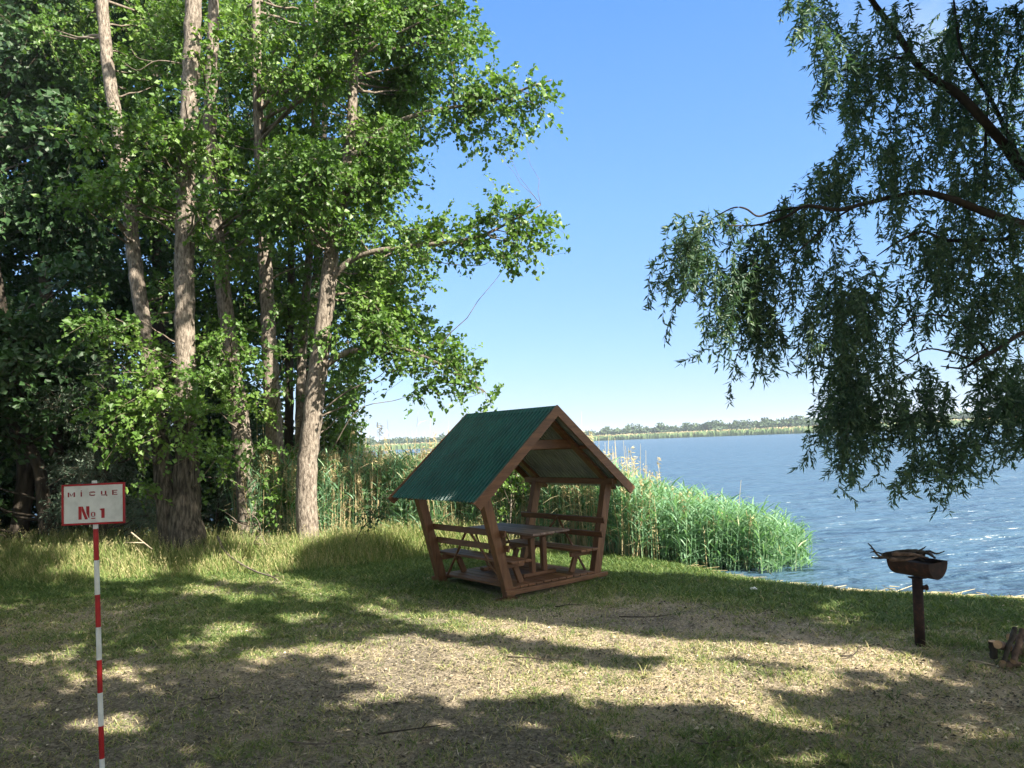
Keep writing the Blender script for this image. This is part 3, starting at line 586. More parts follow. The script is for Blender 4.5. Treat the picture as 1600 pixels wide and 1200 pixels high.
bpy.data.objects['trunk'].data.materials[0] = BARKSCAR
# E thin pale trunk behind D
E_ = polytrunk([(468, 858), (468, 740), (470, 600), (478, 470), (488, 320), (492, 150), (494, -80)], [17.4]*7, [17, 17, 16, 15, 13, 11, 8])
cl = fill([(430, 0), (620, 0), (610, 300), (600, 560), (520, 560), (440, 500)], 25, 16.8, 19.5, 36, 60)
cl += fill([(505, 570), (560, 590), (555, 640), (540, 720), (500, 800), (495, 700)], 16, 16.6, 18.4, 22, 34)
cl += [(530, 690, 30, 17), (510, 740, 30, 17), (548, 700, 20, 17), (520, 620, 26, 17), (556, 680, 14, 17)]
poplar('slender pale poplar close behind the wounded one', [E_], cl, per=16)
# C
C_ = polytrunk([(436, 850), (430, 720), (424, 600), (417, 460), (410, 320), (404, 180), (400, 20), (398, -150)], [16.3]*8, [36, 30, 28, 25, 22, 19, 15, 10])
cl = fill([(350, 0), (500, 0), (470, 200), (500, 420), (470, 560), (360, 560), (340, 300)], 22, 16.4, 18.5, 36, 56, 16.6)
cl += [(440, 130, 44, 14.8), (410, 700, 26, 15.6), (432, 780, 30, 15.6), (405, 640, 30, 15.5), (440, 610, 24, 15.6), (445, 560, 20, 15.4), (420, 820, 22, 15.7), (455, 720, 16, 15.7), (395, 580, 28, 15.4), (440, 470, 20, 15.5), (470, 80, 44, 14.6), (520, 60, 50, 14.5), (560, 30, 44, 14.5), (500, 120, 34, 14.6), (450, 40, 40, 14.6), (400, 100, 34, 14.9), (395, 60, 34, 14.9), (405, 290, 30, 15), (410, 340, 30, 15), (420, 360, 24, 15), (440, 350, 30, 14.8), (470, 240, 34, 14.4), (530, 100, 34, 14.4), (545, 30, 34, 14.4), (590, 70, 40, 14.3), (600, 20, 40, 14.3)]
poplar('straight poplar with green shoots on its lower trunk, left of the wounded one', [C_], cl, per=20)
# B
B_ = polytrunk([(396, 856), (388, 790), (380, 700), (368, 600), (352, 480), (340, 380), (330, 300), (328, 180), (332, 60), (336, -120)], [16]*10, [46, 38, 33, 29, 27, 26, 26, 24, 20, 14])
cl = fill([(280, 0), (400, 0), (390, 250), (400, 560), (310, 560), (310, 300)], 16, 16.4, 18.5, 34, 52, 16.4)
cl += [(345, 250, 28, 15.3), (385, 320, 40, 15.0), (400, 300, 40, 15), (420, 340, 30, 15), (345, 545, 34, 15), (330, 590, 36, 14.8), (355, 600, 30, 15), (375, 560, 30, 15), (340, 640, 36, 14.9), (390, 400, 24, 15.2), (345, 690, 30, 15), (430, 290, 36, 14.8), (340, 395, 34, 15), (350, 420, 28, 15), (335, 370, 24, 15.1), (362, 520, 30, 15), (318, 90, 30, 15), (335, 60, 30, 15), (345, 110, 24, 15), (320, 530, 24, 15), (350, 740, 26, 15.2)]
nest = [([at(360, 812, 15.7), at(385, 822, 15.6), at(412, 818, 15.7)], .012, .004), ([at(370, 830, 15.7), at(390, 815, 15.6), at(408, 840, 15.6), at(402, 870, 15.5)], .012, .005), ([at(352, 800, 15.6), at(372, 818, 15.6), at(375, 850, 15.6)], .01, .004), ([at(380, 800, 15.6), at(402, 812, 15.6), at(415, 860, 15.5)], .01, .004)]
poplar('poplar with a tangle of dead twigs at its swollen foot', [B_], cl, per=20, extra=nest)
# A: big forked tree
A0 = polytrunk([(291, 882), (290, 830), (291, 765), (292, 700), (291, 655)], [15]*5, [80, 64, 46, 40, 37])
A3 = polytrunk([(268, 872), (259, 790), (252, 710), (246, 640)], [14.9, 14.9, 15, 15.15], [34, 33, 31, 29])
A1 = polytrunk([(291, 665), (290, 600), (288, 440), (290, 300), (297, 130), (303, -20), (308, -200)], [15]*7, [37, 35, 34, 33, 31, 28, 22])
A2 = polytrunk([(247, 655), (243, 610), (226, 520), (209, 400), (196, 280), (172, 130), (160, 0), (154, -150)], [15.13, 15.2, 15.3, 15.4, 15.4, 15.4, 15.4, 15.4], [29, 27, 26, 25, 24, 22, 20, 15])
cl = [(230, 225, 42, 14.2), (180, 290, 40, 14.1), (210, 270, 40, 14.1), (275, 220, 38, 14.2), (300, 200, 26, 14.4), (155, 215, 24, 14.2), (140, 180, 16, 14.2), (130, 320, 26, 14.2), (165, 330, 24, 14.2), (240, 180, 30, 14.3), (260, 250, 34, 14.2), (300, 240, 22, 14.4), (115, 300, 14, 14.2), (190, 190, 24, 14.2), (330, 225, 20, 14.6),
      (220, 500, 24, 14.4), (215, 540, 30, 14.4), (190, 570, 26, 14.3), (230, 590, 34, 14.4), (150, 640, 30, 14.2), (190, 640, 36, 14.2), (230, 650, 40, 14.3), (270, 640, 38, 14.3), (300, 640, 34, 14.2), (265, 690, 30, 14.3), (300, 700, 30, 14.2), (210, 700, 30, 14.3), (215, 760, 24, 14.5), (180, 690, 26, 14.4), (310, 600, 26, 14.3), (170, 610, 22, 14.2), (335, 720, 24, 14.4), (240, 545, 20, 14.5)]
cl += fill([(110, 150), (335, 150), (335, 330), (120, 345)], 16, 13.9, 14.5, 26, 38)+fill([(150, 480), (260, 500), (260, 720), (130, 700)], 7, 14, 14.5, 24, 36)
cl += fill([(60, 0), (340, 0), (330, 160), (200, 200), (90, 160)], 16, 15.8, 17.5, 34, 52)
cl += fill([(210, 300), (330, 300), (330, 600), (230, 600)], 12, 16, 17.6, 34, 50)
dead = [([at(290, 100, 15), at(245, 95, 14.9), at(215, 110, 14.9), at(190, 95, 14.9)], .016, .004), ([at(238, 96, 14.9), at(215, 90, 14.9), at(203, 72, 14.9)], .010, .003), ([at(300, 320, 14.9), at(318, 303, 14.9), at(345, 296, 14.8), at(400, 300, 14.8)], .022, .006),
        ([at(300, 315, 14.9), at(318, 355, 14.8), at(330, 380, 14.8)], .02, .01), ([at(300, 115, 15), at(330, 118, 14.9), at(345, 112, 14.9)], .012, .004)]
poplar('big forked poplar with two stems rising from one thick dark foot', [A0, A3, A1, A2], cl, per=20, extra=dead, flare=.15, mats=[FOOTBARK, FOOTBARK, None, None])
# thin dark stem between C and D
G_ = polytrunk([(453, 850), (452, 700), (452, 560), (455, 400), (452, 250)], [17.6]*5, [17, 16, 14, 12, 9])
cl = fill([(380, 260), (520, 260), (500, 520), (400, 520)], 10, 18, 20, 30, 46)
poplar('thin dark stemmed poplar seen between two pale trunks', [G_], cl, per=15, bark=DARKBARK)
# ------------------------------------------------------------------ wood behind, at left
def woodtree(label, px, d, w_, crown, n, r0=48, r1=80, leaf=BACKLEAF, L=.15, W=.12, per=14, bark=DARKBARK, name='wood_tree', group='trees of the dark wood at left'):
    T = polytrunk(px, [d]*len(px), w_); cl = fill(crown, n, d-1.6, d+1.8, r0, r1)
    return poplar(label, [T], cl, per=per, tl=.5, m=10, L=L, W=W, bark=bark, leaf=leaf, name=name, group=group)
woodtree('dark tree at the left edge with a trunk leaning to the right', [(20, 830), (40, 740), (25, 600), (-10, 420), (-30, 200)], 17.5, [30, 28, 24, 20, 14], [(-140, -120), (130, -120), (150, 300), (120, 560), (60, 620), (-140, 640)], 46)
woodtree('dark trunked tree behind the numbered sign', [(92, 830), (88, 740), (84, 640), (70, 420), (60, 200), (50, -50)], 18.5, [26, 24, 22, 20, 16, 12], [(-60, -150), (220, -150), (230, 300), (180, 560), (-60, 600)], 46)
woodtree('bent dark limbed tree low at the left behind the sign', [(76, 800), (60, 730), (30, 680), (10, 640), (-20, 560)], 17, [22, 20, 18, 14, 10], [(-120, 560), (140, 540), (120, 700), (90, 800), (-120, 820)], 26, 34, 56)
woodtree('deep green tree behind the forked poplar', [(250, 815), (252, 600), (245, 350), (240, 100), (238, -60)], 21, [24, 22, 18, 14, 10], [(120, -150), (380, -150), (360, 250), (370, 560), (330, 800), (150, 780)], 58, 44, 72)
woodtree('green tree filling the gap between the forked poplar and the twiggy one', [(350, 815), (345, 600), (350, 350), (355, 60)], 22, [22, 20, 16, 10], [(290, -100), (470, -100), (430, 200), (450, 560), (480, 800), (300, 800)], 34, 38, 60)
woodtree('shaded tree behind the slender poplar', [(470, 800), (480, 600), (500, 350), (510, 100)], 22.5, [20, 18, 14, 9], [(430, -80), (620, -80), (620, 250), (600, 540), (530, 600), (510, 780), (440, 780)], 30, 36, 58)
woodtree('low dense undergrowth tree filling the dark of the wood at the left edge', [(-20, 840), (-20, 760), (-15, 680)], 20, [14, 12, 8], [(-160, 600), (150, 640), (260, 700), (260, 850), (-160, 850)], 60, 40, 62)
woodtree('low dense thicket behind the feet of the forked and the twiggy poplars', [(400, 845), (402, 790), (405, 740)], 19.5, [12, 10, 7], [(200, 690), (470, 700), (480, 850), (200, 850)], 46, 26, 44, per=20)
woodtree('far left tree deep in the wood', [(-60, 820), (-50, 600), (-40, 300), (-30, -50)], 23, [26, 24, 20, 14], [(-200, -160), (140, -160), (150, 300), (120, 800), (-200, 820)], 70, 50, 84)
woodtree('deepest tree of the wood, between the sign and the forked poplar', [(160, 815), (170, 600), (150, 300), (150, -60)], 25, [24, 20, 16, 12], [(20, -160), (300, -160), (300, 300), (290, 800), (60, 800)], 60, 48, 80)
# silvery willow shrub
T = polytrunk([(165, 850), (160, 780), (168, 700), (180, 640)], [16.6]*4, [16, 14, 10, 6])
cl = fill([(95, 640), (150, 560), (200, 480), (250, 560), (255, 700), (250, 850), (100, 840), (85, 740)], 36, 16, 17.4, 26, 44)
poplar('silvery blue green willow bush behind the numbered sign', [T], cl, per=30, tl=.34, m=14, L=.08, W=.022, bark=DARKBARK, leaf=SILVER, name='willow_bush', group=None)
T = polytrunk([(335, 860), (338, 820), (342, 770)], [16.8]*3, [8, 6, 3])
poplar('low shaded bush between the forked poplar and the twiggy one', [T], fill([(320, 740), (370, 740), (372, 850), (322, 850)], 9, 16.3, 17.4, 20, 30), per=30, tl=.3, m=12, L=.07, W=.03, bark=DARKBARK, leaf=SILVER, name='willow_bush', group=None)
T = polytrunk([(515, 850), (516, 800), (520, 740)], [18]*3, [8, 6, 3])
poplar('leafy bush right behind the wounded poplar trunk', [T], fill([(500, 640), (548, 660), (545, 760), (520, 830), (500, 820)], 14, 17.4, 18.6, 20, 32), per=26, tl=.3, m=12, L=.075, W=.06, leaf=POPLAR, name='poplar_bush', group=None)
# sapling in front of the reeds, and the sapling seen through the shelter
T = ([at(545, 858, 14.6), at(560, 835, 14.6), at(585, 805, 14.6), at(605, 780, 14.6)], [.012, .010, .007, .004])
poplar('small dark sapling leaning right in front of the reeds', [T], [(585, 795, 12, 14.6), (600, 770, 13, 14.6), (575, 775, 9, 14.6), (608, 790, 11, 14.6), (580, 820, 8, 14.6), (560, 812, 7, 14.6), (598, 808, 8, 14.6), (572, 800, 8, 14.6)], per=160, tl=.12, m=4, L=.06, W=.05, leaf=BACKLEAF, name='sapling', bark=DARKBARK, group=None, flare=0)
T = ([at(795, 880, 15), at(798, 800, 15), at(800, 740, 15)], [.02, .015, .008])
poplar('young green poplar seen through the shelter under its roof', [T], [(798, 740, 20, 15), (785, 760, 15, 15), (812, 755, 15, 15), (800, 715, 16, 15), (806, 780, 13, 15), (790, 800, 10, 15)], per=60, tl=.2, m=8, L=.075, W=.06, leaf=POPLAR, name='sapling', group=None, flare=0)
# ------------------------------------------------------------------ willow at right
def willow():
    base = np.array([8.3, 7.0, 0.]); t = empty('willow_tree', base, 'drooping willow with dark branches hanging over the shore at right', 'tree')
    mb = MB(); bark_tube(mb, [(8.3, 7, -.1), (8.1, 7, 1.2), (7.7, 7.1, 2.4), (7.5, 7.2, 3.4), (7.6, 7.2, 5)], [.34, .28, .26, .22, .14], 14, .3); mb.build('trunk', WILLOWBARK, t, True)
    br = MB(); lines = [
        ([(1760, 470), (1680, 360), (1600, 268), (1560, 215), (1500, 150), (1440, 108), (1400, 50), (1362, 0), (1330, -60)], 7.4, [34, 28, 22, 19, 17, 15, 13, 11, 9]),
        ([(1700, 420), (1640, 370), (1600, 352), (1540, 332), (1490, 312), (1440, 300), (1400, 307), (1350, 318), (1310, 328), (1260, 322), (1225, 340), (1180, 352), (1135, 352)], 7.2, [30, 26, 20, 16, 14, 12, 10, 9, 8, 7, 6, 4, 2]),
        ([(1260, 322), (1210, 330), (1185, 338), (1165, 326), (1145, 325), (1115, 340)], 7.2, [6, 5, 4, 4, 3, 2]),
        ([(1600, 268), (1570, 200), (1545, 150), (1520, 110), (1500, 70), (1490, 0)], 7.6, [12, 10, 8, 7, 6, 4]),
        ([(1590, 372), (1540, 375), (1480, 375), (1440, 362), (1400, 380), (1370, 400)], 7.1, [9, 8, 7, 5, 4, 2]),
        ([(1720, 560), (1650, 520), (1600, 520), (1560, 545), (1530, 560), (1505, 575), (1470, 572)], 7.0, [18, 14, 9, 8, 7, 5, 2]),
        ([(1560, 545), (1520, 560), (1490, 552), (1450, 545), (1420, 560), (1390, 580)], 7.0, [6, 5, 4, 3, 3, 2]),
        ([(1545, 552), (1510, 512), (1480, 494), (1430, 495), (1400, 520)], 7.0, [5, 4, 4, 3, 2]),
        ([(1440, 100), (1400, 90), (1360, 100), (1320, 120)], 7.4, [7, 5, 4, 2]),
        ([(1340, 320), (1300, 345), (1270, 372), (1240, 400)], 7.2, [5, 4, 3, 2]),
        ([(1540, 300), (1540, 220), (1545, 150)], 7.5, [8, 6, 4])]
    for ln, d, w_ in lines:
        P = [at(x, y, d+.25*math.sin(i*1.3)) for i, (x, y) in enumerate(ln)]; R = [q*d/F/2*.78 for q in w_]
        if ln[0][0] >= 1700: j = np.array([7.58, 7.2, {470: 3.2, 420: 2.9, 560: 2.5}[ln[0][1]]]); P = [j, j*.5+P[0]*.5+np.array([0, 0, .12])]+P; R = [R[0]*1.5, R[0]*1.2]+R
        m = len(P)*4; br = MB(); br.tube(smooth_path(P, m), np.interp(np.linspace(0, 1, m), np.linspace(0, 1, len(R)), R), 7, .15); br.build('branch', WILLOWBARK, t, True)
    # strands: (polygon, count, length px, depth range, sway)
    Z = [([(1240, 0), (1420, 0), (1440, 110), (1350, 130), (1330, 190), (1290, 130), (1270, 60)], 125, 60, 6.6, 8.2),
         ([(1420, 0), (1610, 0), (1610, 240), (1500, 200)], 150, 70, 6.8, 8.6),
         ([(1330, 120), (1440, 110), (1520, 180), (1590, 300), (1420, 290), (1330, 260)], 135, 70, 6.5, 8.2),
         ([(1270, 260), (1330, 200), (1350, 330), (1260, 310), (1200, 330)], 55, 55, 6.8, 7.8),
         ([(1110, 330), (1050, 330), (1060, 390), (1110, 420)], 44, 95, 6.8, 7.6), ([(1150, 350), (1210, 370), (1215, 440), (1155, 470)], 40, 120, 6.8, 7.6), ([(1130, 400), (1190, 400), (1200, 480), (1140, 490)], 24, 60, 6.9, 7.5), ([(1180, 480), (1205, 480), (1205, 500), (1185, 500)], 14, 95, 6.9, 7.5),
         ([(1215, 310), (1290, 330), (1290, 400), (1225, 420)], 30, 80, 6.8, 7.6),
         ([(1250, 340), (1420, 320), (1420, 460), (1290, 480)], 95, 100, 6.5, 7.9),
         ([(1290, 440), (1400, 440), (1390, 520), (1310, 540)], 40, 110, 6.6, 7.7), ([(1310, 540), (1370, 540), (1370, 620), (1320, 640)], 48, 100, 6.6, 7.6), ([(1300, 640), (1350, 610), (1370, 650), (1310, 680)], 26, 85, 6.6, 7.5),
         ([(1400, 300), (1610, 340), (1610, 480), (1430, 420)], 135, 80, 6.3, 7.9), ([(1480, 420), (1610, 420), (1610, 540), (1500, 520)], 68, 80, 6.3, 7.6),
         ([(1390, 500), (1500, 480), (1490, 560), (1410, 590)], 55, 90, 6.5, 7.4), ([(1400, 580), (1460, 570), (1450, 650), (1410, 660)], 38, 100, 6.5, 7.3), ([(1460, 560), (1540, 560), (1540, 660), (1450, 680)], 58, 80, 6.5, 7.3), ([(1420, 700), (1530, 670), (1510, 710), (1410, 740)], 24, 48, 6.4, 7.2), ([(1400, 730), (1460, 700), (1450, 740), (1410, 760)], 6, 30, 6.4, 7.0), ([(1540, 560), (1610, 560), (1610, 640), (1560, 650)], 44, 90, 6.5, 7.3), ([(1570, 600), (1610, 600), (1610, 680), (1580, 700)], 18, 60, 6.5, 7.2), ([(1480, 670), (1560, 660), (1560, 690), (1500, 700)], 10, 80, 6.5, 7.2),
         ([(1200, -40), (1280, -40), (1290, 0), (1230, -5)], 12, 40, 6.8, 7.6)]
    VQ = []; tn = []; sk = []
    Z.append(([(1100, 322), (1290, 316), (1290, 350), (1110, 352)], 34, 45, 7.0, 7.6))
    for zi, (poly, n, lp, d0, d1) in enumerate(Z):
        for x, y, _, d in fill(poly, int(n*.85), d0+.35, d1+.35, 1, 2):
            if zi > 8 and n > 50 and noise2(x, y, 38., 400) > .58: continue
            a = at(x, y, d); L = lp*d/F*random.uniform(.55, 1.5); sway = np.array([random.uniform(-.45, .2), random.uniform(-.3, .3), 0]); out = np.array([random.uniform(-1, .7), random.uniform(-.6, .6), random.uniform(-.1, .8)])*.42
            m = max(6, int(L/.013)); tt = np.linspace(0, 1, m)[:, None]; P = a+out*L*np.sin(tt*1.57)*1.2+sway*L*tt**1.5*.5+np.array([0, 0, -1])*L*tt**1.3
            tan = nrmz(np.gradient(P, axis=0)); sk.append(sticks(P[:-1:3], P[np.minimum(np.arange(0, m-1, 3)+3, m-1)], .0025))
            D_ = nrmz(tan*.7+rdir(m)*.95+np.array([0, 0, -.15])); V, Q = leafquads(P, D_, rdir(m), .055+.05*rng.random(m), .018+.008*rng.random(m), .1); VQ.append((V, Q)); tn.append(np.clip(random.random()*.5+rng.random(m)*.5, 0, 1))
            # side shoots
            for k in range(3):
                i = random.randrange(m//3, m-1); q = max(4, m//3); tt2 = np.linspace(0, 1, q)[:, None]; o2 = rdir(1)[0]*np.array([1, 1, .5])*.8+np.array([0, 0, -.5]); P2 = P[i]+o2*L*.32*tt2
                D_ = nrmz(o2+rdir(q)*.8); V, Q = leafquads(P2, D_, rdir(q), .05+.05*rng.random(q), .016, .1); VQ.append((V, Q)); tn.append(rng.random(q))
    V, Q = join(VQ); nl = len(Q); sv, sq = join(sk); V, Q = join([(V, Q), (sv, sq)])
    mk('crown', V, Q, [WILLOW, WILLOWBARK], t, {'v': np.r_[np.repeat(np.concatenate(tn), 4), np.zeros(len(sv))]}, fmat=np.r_[np.zeros(nl), np.ones(len(Q)-nl)].astype(int))
    return t
WIL = willow()
# ------------------------------------------------------------------ unseen trees beyond the frame, leaves placed by a mask to shade the clearing
LIT = [[(405, 893), (470, 900), (560, 920), (620, 938), (700, 953), (800, 966), (880, 980), (1000, 992), (1120, 1003), (1250, 1008), (1380, 1020), (1470, 1042), (1480, 1056), (1330, 1050), (1230, 1036), (1130, 1030), (1040, 1030), (960, 1018), (860, 1004), (760, 992), (690, 988), (640, 972), (600, 960), (500, 938), (430, 915)],
       [(560, 1000), (640, 992), (700, 1008), (800, 1022), (900, 1040), (980, 1056), (1060, 1040), (1130, 1040), (1160, 1064), (1230, 1092), (1190, 1108), (1090, 1098), (960, 1100), (850, 1090), (740, 1092), (660, 1084), (560, 1098), (520, 1085), (600, 1060), (560, 1040), (530, 1020)],
       [(1180, 1050), (1260, 1050), (1330, 1066), (1290, 1080), (1200, 1070)], [(1150, 1112), (1260, 1118), (1300, 1130), (1230, 1138), (1160, 1128)],
       [(1180, 1180), (1300, 1190), (1290, 1200), (1180, 1200)], [(1480, 1140), (1560, 1150), (1540, 1158), (1470, 1150)],
       [(520, 1040), (600, 1030), (640, 1050), (580, 1062), (520, 1056)],
       [(280, 915), (340, 918), (345, 930), (290, 930)], [(270, 1000), (350, 1002), (345, 1014), (275, 1012)], [(325, 975), (400, 978), (395, 995), (325, 992)], [(440, 958), (500, 960), (495, 970), (440, 970)],
       [(165, 1120), (230, 1118), (220, 1134), (100, 1136)], [(250, 1185), (290, 1180), (295, 1200), (245, 1200)], [(470, 1010), (540, 1008), (530, 1022), (470, 1022)], [(160, 1045), (240, 1048), (230, 1058), (165, 1056)],
       [(345, 930), (390, 925), (400, 932), (370, 945)], [(380, 1020), (420, 1015), (430, 1030), (390, 1040)],
       [(20, 866), (70, 862), (75, 880), (30, 884)], [(95, 856), (235, 862), (240, 895), (190, 912), (130, 902), (90, 880)],
       [(330, 800), (500, 810), (540, 870), (470, 905), (380, 893), (335, 870)],
       [(500, 800), (640, 800), (660, 868), (590, 872), (500, 866)]]
LITG = [[tuple(gnd(x, y)[:2]) for x, y in p] for p in LIT]
def shade(u, v):
    wv = u*.613+v*.79; a = -.79*u+.613*v
    s = np.ones(u.shape)
    s = np.where((wv > 10.05+.25*(fbm(u, v, 1.2, 200)-.5)) , 0, s)                   # far edge: sun on the reeds and the shore
    s = np.where((a > np.interp(wv, [7, 8.3, 8.8, 10], [10.8, 11.2, 12.2, 12.2])) & (wv > 7.0), .0, s)
    s = np.where((a > 13) & (wv <= 7.0), np.where(wv < 6.3, .9, .25)*(fbm(u, v, 1.4, 210) > .40), s)
    s = np.where((a > 13) & (wv > 7.0) & (wv < 9), .25*(fbm(u, v, 1.0, 215) > .5), s)
    for i, p in enumerate(LITG):
        k = np.zeros(u.shape, bool)
        for du, dv in ((0, 0), (.13, 0), (-.13, 0), (0, .13), (0, -.13)): k |= inpoly(u+du, v+dv, p)
        if i >= 19: k &= (a > 13.1) | (wv < 8)
        s = np.where(k, 0, s)
    s = np.where((a > 13.4) & (a < 17.9) & (wv > 7.05) & (wv < 8.35), .95, s)
    gap = fbm(u, v, .7, 220, 2); s = s*np.where((gap > .75) & (s > .5) & ((wv < 7.6) | (a < 5)), .15, 1)     # small dapples
    return s
def shade_crowns(n=118000):
    u = rng.uniform(-26, 13, n*3); v = rng.uniform(-1, 27, n*3); k = rng.random(n*3) < shade(u, v)
    px = u/np.maximum(v, .1); k &= (v < 18) | (u < -7)
    u, v = u[k][:n*2], v[k][:n*2]
    a2 = rng.uniform(3.5, 12.6, 26000); w2 = rng.uniform(7.3, 10.0, 26000); u = np.r_[-.79*a2+.613*w2, u]; v = np.r_[.613*a2+.79*w2, v]; k = rng.random(len(u)) < np.where(np.arange(len(u)) < 26000, shade(u, v), 1); u, v = u[k], v[k]; m = len(u); z = np.full(m, 4.3); ok = np.zeros(m, bool)
    for it in range(60):
        P = np.stack([u, v, np.zeros(m)], -1)+S*(z/S[2])[:, None]
        d = P-EYE; zc = d@fw; inside = (zc > .2) & (np.abs(d@rt) < zc*(.672+.04)) & (np.abs(d@up) < zc*(.504+.05)) & (P[:, 1] > 0)
        near = (np.linalg.norm(P[:, :2], axis=1) < 2) & (P[:, 2] < 4)
        z = np.where(inside | near, z+.4, z)
        if not (inside | near).any(): break
    z = z+rng.random(m)**1.5*1.6; P = np.stack([u, v, np.zeros(m)], -1)+S*(z/S[2])[:, None]
    d = P-EYE; zc = d@fw; inside = (zc > -.3) & (np.abs(d@rt) < zc*.70+.45) & (np.abs(d@up) < zc*.54+.45)
    P = P[~inside & (P[:, 2] < 19)]; P = P[:n]; m = len(P)
    sites = [('willow', WIL.location.to_tuple()), ('unseen_shade_tree', (4.2, -2.5, 0)), ('unseen_shade_tree', (-3.4, -2.2, 0)), ('unseen_shade_tree', (11.5, .5, 0))]
    lab = [None, 'unseen tree behind the camera on the right, crown shaped to shade the foreground', 'unseen tree behind the camera on the left, crown shaped to shade the numbered sign', 'unseen tree out of frame at right, crown shaped to shade the grass']
    own = np.argmin(np.stack([np.linalg.norm(P[:, :2]-np.array(s[1][:2]), axis=1)-(0, 0, 0, 0)[i] for i, s in enumerate(sites)], 1), 1)
    for i, (nm, loc) in enumerate(sites):
        Q_ = P[own == i]; q = len(Q_)
        if not q: continue
        D_ = nrmz(rdir(q)+np.array([0, 0, -.2])); Nn = nrmz(rdir(q)*.7+S); V, Q = leafquads(Q_, D_, Nn, .21+.08*rng.random(q), .17, .08)
        if i == 0: mk('crown', V, Q, WILLOW, WIL, {'v': np.repeat(rng.random(q), 4)}); continue  # unseen leaves added to the willow crown, placed to cast shade
        t = empty(nm, loc, lab[i], 'tree'); mk('crown', V, Q, POPLAR, t, {'v': np.repeat(rng.random(q), 4)})
        top = Q_[:, 2].max()*.85; c = Q_.mean(0); mb = MB(); bark_tube(mb, [(loc[0], loc[1], -.1), (loc[0], loc[1], 2), (loc[0]*.97, loc[1]*.97, 4), (loc[0]*.8+c[0]*.2, loc[1]*.8+c[1]*.2, top)], [.3, .26, .22, .05], 12, .3); mb.build('trunk', BARK, t, True)
        lb = MB()
        for b in Q_[rng.integers(0, q, 22)]: limb(lb, (loc[0], loc[1], min(b[2]-.8, top*.7)), b, .05, -.05)
        lb.build('branches', BARK, t, True)
shade_crowns()
